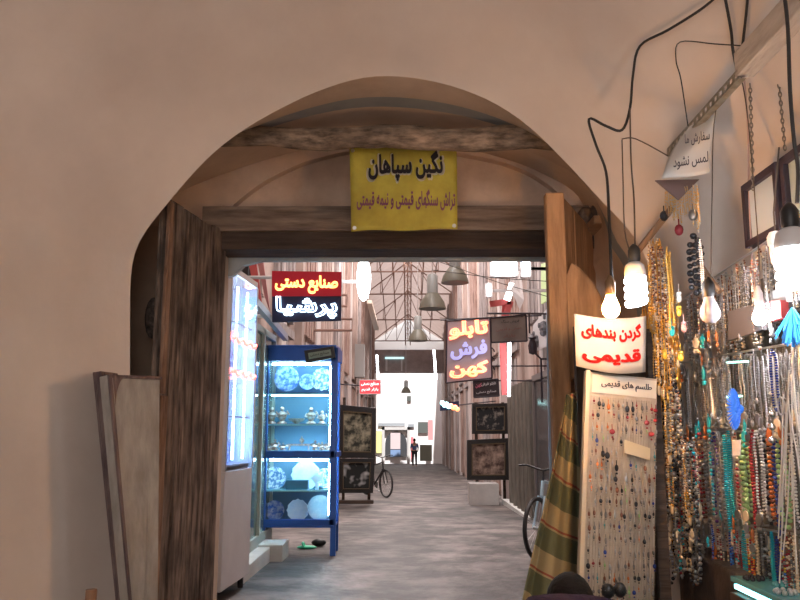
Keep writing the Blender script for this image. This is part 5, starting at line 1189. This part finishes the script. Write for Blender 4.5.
# tilted sign on the case
t, P = board_sign('tilted_sign', 'tilted black framed sign fixed on top of the blue case', [(304, 350.5), (333.5, 346), (335.5, 357.5), (306, 363)], 8.9, mat('black_board2', (.02, .02, .02), .5), None, 'sign', .03)
mb = MB(); def_ = lambda u_, v_: (P[0] * (1 - u_) + P[1] * u_) * (1 - v_) + (P[3] * (1 - u_) + P[2] * u_) * v_
mb.slab([def_(.12, .25) + Vector((0, -.006, 0)), def_(.88, .25) + Vector((0, -.006, 0)), def_(.88, .75) + Vector((0, -.006, 0)), def_(.12, .75) + Vector((0, -.006, 0))], (0, .004, 0)); mb.build('pale_insert', mat('green_insert', (.25, .33, .26), .6), t)
lettering('صنایع دستی', black, t, def_(.5, .5) + Vector((0, -.012, 0)), P[1] - P[0], P[0] - P[3], .22, .045, .002, .01)
# green shoe below
c = at(307, 541, 9.6); c.z = fz(9.6)
t = thing('green_slipper', 'bright green slipper on the ground under the blue case', 'slipper', None, (c.x, 9.6, c.z))
mb = MB(); mb.ball((0, 0, .02), .12, 14, 8, (1, .42, .18)); mb.build('sole', mat('green_rubber', (.05, .55, .30), .5), t, smooth=True)
mb = MB(); mb.tube([(-.03, -.05, .025), (-.05, -.03, .07), (-.05, .03, .07), (-.03, .05, .025)], .014, 6); mb.build('strap', mat('green_strap', (.08, .65, .40), .5), t, smooth=True)
mb = MB(); c = at(318, 533, 9.75); mb.ball((c.x, 9.85, fz(9.85) + .045), .07, 10, 6, (1.3, .7, .65)); tag(mb.build('dark_shoe', black, smooth=True), 'dark shoe behind the green slipper', 'shoe')
# ---------------------------------------------------------------- framed carpets
def carpet(px, Y, m, label, grp, lean=0):
    P = [at(x, y, Y) for x, y in px]; t = thing('framed_carpet', label, 'picture', grp)
    def f(u_, v_): return (P[0] * (1 - u_) + P[1] * u_) * (1 - v_) + (P[3] * (1 - u_) + P[2] * u_) * v_
    mb = MB(); o_ = [f(0, 0), f(1, 0), f(1, 1), f(0, 1)]; b_ = .13; i_ = [f(b_, b_), f(1 - b_, b_), f(1 - b_, 1 - b_), f(b_, 1 - b_)]
    for k in range(4): mb.slab([o_[k], o_[(k + 1) % 4], i_[(k + 1) % 4], i_[k]], (0, .06, 0))
    mb.build('frame', mat('black_gloss_frame', (.015, .013, .013), .3), t, bevel=.004)
    mb = MB(); g0 = [f(b_ - .02, b_ - .02), f(1 - b_ + .02, b_ - .02), f(1 - b_ + .02, 1 - b_ + .02), f(b_ - .02, 1 - b_ + .02)]
    for k in range(4): mb.slab([g0[k] + Vector((0, -.01, 0)), g0[(k + 1) % 4] + Vector((0, -.01, 0)), i_[(k + 1) % 4] + Vector((0, -.01, 0)), i_[k] + Vector((0, -.01, 0))], (0, .02, 0))
    mb.build('gilt_slip', mat('gilt', (.12, .085, .045), .5, .4), t)
    mb = MB(); mb.slab([p + Vector((0, .03, 0)) for p in i_], (0, .02, 0)); mb.build('woven_picture', m, t)
carA = mat('carpet_cream', (.02, .022, .015), .8, col2=(.34, .31, .22), scale=5, ramp=(.42, .62)); carB = mat('carpet_white', (.01, .012, .012), .8, col2=(.55, .55, .55), scale=3.2, ramp=(.5, .66), det=2)
carC = mat('carpet_dark', (.01, .01, .012), .8, col2=(.32, .28, .24), scale=6, ramp=(.5, .7)); carD = mat('carpet_brown', (.05, .025, .018), .8, col2=(.42, .30, .24), scale=5, ramp=(.4, .7))
carpet([(339, 404.5), (376, 408), (375, 458), (339, 458)], 17.0, carA, 'upper framed carpet picture with cream flowers beside the blue case', 'framed carpets on the left')
carpet([(339, 458.5), (375, 458.5), (373, 493), (339, 493)], 16.9, carB, 'lower framed carpet picture with white shapes beside the blue case', 'framed carpets on the left')
carpet([(472, 404), (509, 403), (509, 434), (472, 434)], 17.0, carC, 'upper small framed carpet picture by the ribbed shutter', 'framed carpets on the right')
carpet([(467, 440), (510, 438), (510, 480), (467, 480)], 16.9, carD, 'lower brown framed carpet picture by the ribbed shutter', 'framed carpets on the right')
mb = MB(); a, b = at(469, 483, 16.8), at(498, 497, 16.8); mb.box((a.x, 16.6, fz(16.8)), (b.x, 17.2, a.z)); tag(mb.build('plinth_block', mat('pale_plinth', (.42, .40, .39), .8, col2=(.5, .48, .46), scale=4), bevel=.01), 'pale block on the ground under the brown framed carpet', 'block')
# easel carrying left carpets
mb = MB(); a = at(345, 400, 17.3); b = at(370, 400, 17.3)
for x in (a.x, b.x): mb.box((x - .03, 17.1, fz(17)), (x + .03, 17.16, 2.2))
mb.box((a.x - .1, 16.95, fz(17)), (b.x + .1, 17.16, fz(17) + .07)); tag(mb.build('picture_stand', dark_w), 'dark wooden stand holding the framed carpets on the left', 'stand')
mb = MB(); a = at(476, 400, 17.2); b = at(503, 400, 17.2)
for x in (a.x, b.x): mb.box((x - .03, 17.25, fz(17)), (x + .03, 17.31, 2.1))
for z in (1.0, 1.75): mb.box((a.x - .03, 17.08, z), (b.x + .03, 17.31, z + .05))
tag(mb.build('picture_stand', dark_w), 'dark wooden stand holding the framed carpets on the right', 'stand')
# ribbed shutter folded on the right
t = thing('ribbed_shutter', 'folded greenish ribbed metal shutter beside the right bicycle', 'shutter')
rbm = mat('rib_metal', (.13, .12, .10), .5, .3, col2=(.22, .20, .17), scale=5, stretch=(2, 2, .5))
for k in range(6):
    a = atX(511 + k * 3.9, 393, 2.12); z0 = fz(a.y) + .03; mb = MB()
    mb.slab([(2.10, a.y, z0), (2.02, a.y - .14, z0), (2.05, a.y - .26, z0), (2.16, a.y - .26, z0), (2.18, a.y, z0)], (0, 0, 2.35 - z0)); mb.build('rib', rbm, t)
mb = MB(); mb.box((1.98, 13.4, fz(14) - .1), (2.25, 16.9, fz(14) + .05)); mb.build('threshold', mat('pale_step', (.5, .5, .48), .7), t)
# right shop door & flower board
mb = MB(); P = [atX(533, 325, 2.08), atX(550, 305, 2.08), atX(550, 345, 2.08), atX(533, 352, 2.08)]; t = thing('flower_board', 'white board with dark flower rosettes near the right door leaf', 'board'); mb.slab(P, (.03, 0, 0)); mb.build('panel', white_p, t)
for (u_, v_, r_) in ((.3, .72, .12), (.75, .5, .14), (.15, .4, .05), (.5, .3, .05), (.8, .2, .05)):
    mb = MB()
    c = (P[0] * (1 - u_) + P[1] * u_) * (1 - v_) + (P[3] * (1 - u_) + P[2] * u_) * v_ + Vector((-.03, -.01, 0))
    for k in range(6): mb.ball(c + Vector((0, math.cos(k * PI / 3) * r_ * .5, math.sin(k * PI / 3) * r_ * .5)), r_ * .4, 6, 4)
    mb.build('rosette', mat('grey_flower', (.12, .12, .13), .6), t)
mb = MB(); P = [atX(541, 264, 2.1), atX(547, 262, 2.1), atX(547, 300, 2.1), atX(541, 304, 2.1)]; mb.slab(P, (.03, 0, 0)); tag(mb.build('lit_strip_window', mat('green_lit', (.35, .42, .20), .5, emit=(.6, .8, .3), es=.4)), 'narrow yellowish green lit pane at the top right of the doorway', 'pane')
t = thing('shop_door', 'dark glazed shop door behind the right bicycle', 'door')
mb = MB(); mb.box((2.12, 10.2, fz(10)), (2.18, 13.2, 2.3)); mb.build('glass', glassy, t)
mb = MB()
for y in (10.16, 11.6, 13.16): mb.box((2.09, y, fz(9)), (2.18, y + .09, 2.35))
mb.box((2.09, 10.16, 2.3), (2.18, 13.25, 2.4)); mb.box((2.09, 10.16, fz(13)), (2.18, 13.25, fz(10) + .3)); mb.build('frame', mat('brownish_frame', (.16, .13, .12), .6), t)
# ---------------------------------------------------------------- bicycles
def bicycle(loc, rz, label, fm, sc=1):
    t = thing('bicycle', label, 'bicycle', None, loc, rz); t.scale = (sc, sc, sc); R = .33
    for nm, x in (('front_wheel', .52), ('rear_wheel', -.52)):
        mb = MB(); c = Vector((x, 0, R)); mb.tube([c + Vector((math.cos(q) * (R - .022), 0, math.sin(q) * (R - .022))) for q in [2 * PI * k / 32 for k in range(32)]], .024, 7, True); wv = mb.build(nm, black, t, smooth=True)
        mb = MB()
        for k in range(16): q = PI * k / 8; mb.cyl(c, c + Vector((math.cos(q) * (R - .03), 0, math.sin(q) * (R - .03))), .0022, n=3, cap=False)
        mb.cyl(c + Vector((0, -.04, 0)), c + Vector((0, .04, 0)), .02, n=8); s_ = mb.build('spokes', steel, wv)
    bb = Vector((-.08, 0, .28)); st = Vector((-.22, 0, .80)); hd = Vector((.33, 0, .82)); hl = Vector((.38, 0, .66)); rw_ = Vector((-.52, 0, R)); fw_ = Vector((.52, 0, R))
    mb = MB()
    for p, q, r in ((bb, st, .017), (bb, hl, .02), (st + Vector((.02, 0, -.08)), hd, .017), (hd, hl, .02)): mb.cyl(p, q, r, n=8)
    for s_ in (-1, 1):
        o_ = Vector((0, .045 * s_, 0)); mb.cyl(rw_ + o_, bb + o_ * .3, .010, n=6); mb.cyl(rw_ + o_, st + Vector((0, 0, -.08)) + o_ * .2, .009, n=6); mb.cyl(hl + o_ * .8, fw_ + o_, .013, n=6)
    mb.build('frame', fm, t, smooth=.7)
    mb = MB(); mb.tube([(.30, -.30, .98), (.33, -.2, .99), (.31, 0, .93), (.33, .2, .99), (.30, .30, .98)], .012, 7); mb.cyl(hd, (.31, 0, .94), .014, n=7); mb.build('handlebar', black, t, smooth=True)
    mb = MB(); mb.ball((-.25, 0, .90), .11, 12, 7, (1.2, .75, .35)); mb.cyl(st, (-.24, 0, .89), .012, n=7); mb.build('saddle', black, t, smooth=True)
    mb = MB(); mb.lathe([(0, -.004), (.09, -.004), (.09, .004), (0, .004)], bb + Vector((0, .05, 0)), 20, 'y'); mb.cyl(bb + Vector((0, -.09, 0)), bb + Vector((0, .09, 0)), .012, n=6); mb.cyl(bb + Vector((0, .07, 0)), bb + Vector((.05, .07, -.16)), .009, n=5); mb.cyl(bb + Vector((0, -.07, 0)), bb + Vector((-.05, -.07, .16)), .009, n=5); mb.box(bb + Vector((.0, .07, -.17)), bb + Vector((.1, .15, -.15))); mb.box(bb + Vector((-.1, -.15, .15)), bb + Vector((0, -.07, .17))); mb.build('crankset', steel, t, smooth=.6)
a = at(541, 548, 8.6)
bicycle((1.69, 9.2, fz(9) + 0), math.radians(-124), 'pale blue bicycle parked against the right wall of the passage', mat('pale_blue_paint', (.42, .58, .68), .3))
bicycle((at(380, 486, 19.5).x - .1, 19.5, fz(19.5)), math.radians(-60), 'dark bicycle leaning behind the framed carpets on the left', black)
# utility clutter on left wall: grey cupboard
mb = MB(); a, b = at(356, 344, 30), at(364, 377, 30); mb.box((XL - .05, 30, b.z), (b.x, 30.6, a.z)); tag(mb.build('meter_box', mat('meter_grey', (.36, .36, .35), .5), bevel=.01), 'tall grey meter box high on the left wall above the carpets', 'box')
for i, (px, py) in enumerate(((347, 295), (352, 319))):
    a = at(px, py, 17); mb = MB(); mb.tube([(XL, 17, a.z), a, a + Vector((0, 0, -.25)), (XL, 17, a.z - .25)], .03, 6); tag(mb.build('pipe_bracket', mat('rusty_brown', (.25, .15, .12), .7)), ('upper' if i == 0 else 'lower') + ' square iron bracket on the left wall beside the red neon sign', 'bracket', 'iron brackets')
mb = MB(); a = at(533, 355, 9.9); mb.lathe([(0, 0), (.05, .02), (.06, .12), (.03, .2), (.06, .22), (0, .28)], a, 8); mb.tube([a + Vector((0, 0, .05)), a + Vector((.1, 0, -.05)), a + Vector((.1, 0, -.6))], .014, 5); mb.cyl(a + Vector((.1, 0, -.05)), (XR, 9.9, a.z - .05), .012, n=5)
tag(mb.build('wall_lantern', darkfr, smooth=.6), 'small dark wall lantern on the right wall above the ribbed shutter', 'lantern')
# overhead wires in the passage
for i, (x0, y0, x1, y1) in enumerate(((440, 262, 560, 300), (432, 270, 558, 282), (440, 318, 492, 317))):
    mb = MB(); mb.tube([at(x0, y0, 9.5), at((x0 + x1) / 2, (y0 + y1) / 2 + 2, 9), at(x1, y1, 8.5)], .005, 4); tag(mb.build('overhead_wire', cable_m), ['steeper', 'flatter', 'lowest'][i] + ' thin wire crossing the passage at the upper right', 'wire', 'overhead wires')
# ================================================================== origins
def rebase():
    bpy.context.view_layer.update()
    for o in list(COL.objects):
        if o.parent or o.type not in ('MESH', 'EMPTY') or o.location.length > 1e-9: continue
        if o.type == 'MESH' and o.data.users > 1: continue
        pts = []
        fam = [o] + list(o.children_recursive)
        if any(c.location.length > 1e-9 or c.rotation_euler.to_quaternion().angle > 1e-6 for c in fam): continue
        for c in fam:
            if c.type == 'MESH': pts += [c.matrix_world @ Vector(b) for b in c.bound_box]
        if not pts: continue
        base = Vector(((min(p.x for p in pts) + max(p.x for p in pts)) / 2, (min(p.y for p in pts) + max(p.y for p in pts)) / 2, min(p.z for p in pts)))
        ok = all(c.type != 'MESH' or c.data.users == 1 for c in fam)
        if not ok: continue
        for c in fam:
            if c.type == 'MESH': c.data.transform(Matrix.Translation(-base))
        o.location = base
rebase()
# ================================================================== LIGHT
w = bpy.data.worlds.new('world'); S.world = w; w.use_nodes = True
nt = w.node_tree; bg = nt.nodes['Background']; bg.inputs[0].default_value = (.75, .86, 1, 1); bg.inputs[1].default_value = 1.6
def area(name, loc, rot, sx, sy, power, col):
    l = bpy.data.lights.new(name, 'AREA'); l.shape = 'RECTANGLE'; l.size = sx; l.size_y = sy; l.energy = power; l.color = col
    o = bpy.data.objects.new(name, l); COL.objects.link(o); o.location = loc; o.rotation_euler = rot; return o
area('bazaar_daylight', (-.6, -2.0, 2.4), (PI / 2 - .05, 0, 0), 3.0, 2.4, 84, (1, .90, .86))
for i, y in enumerate((10, 17, 24, 31)):
    area('added_roof_fill', (0, y, 8.9), (0, 0, 0), 1.6, 5, 620, (1, .92, .90))  # fill lamps added under the closed roof to brighten the passage
sun = bpy.data.lights.new('sun', 'SUN'); sun.energy = 11; sun.angle = .01; so = bpy.data.objects.new('sun', sun); COL.objects.link(so); so.rotation_euler = (math.radians(-20), 0, math.radians(8)); so.rotation_euler = (math.radians(24), 0, math.radians(8))
S.view_settings.view_transform = 'Standard'; S.view_settings.look = 'None'; S.view_settings.exposure = 0; S.view_settings.gamma = 1; S.view_settings.use_curve_mapping = False
S.cycles.use_denoising = True; S.cycles.max_bounces = 8
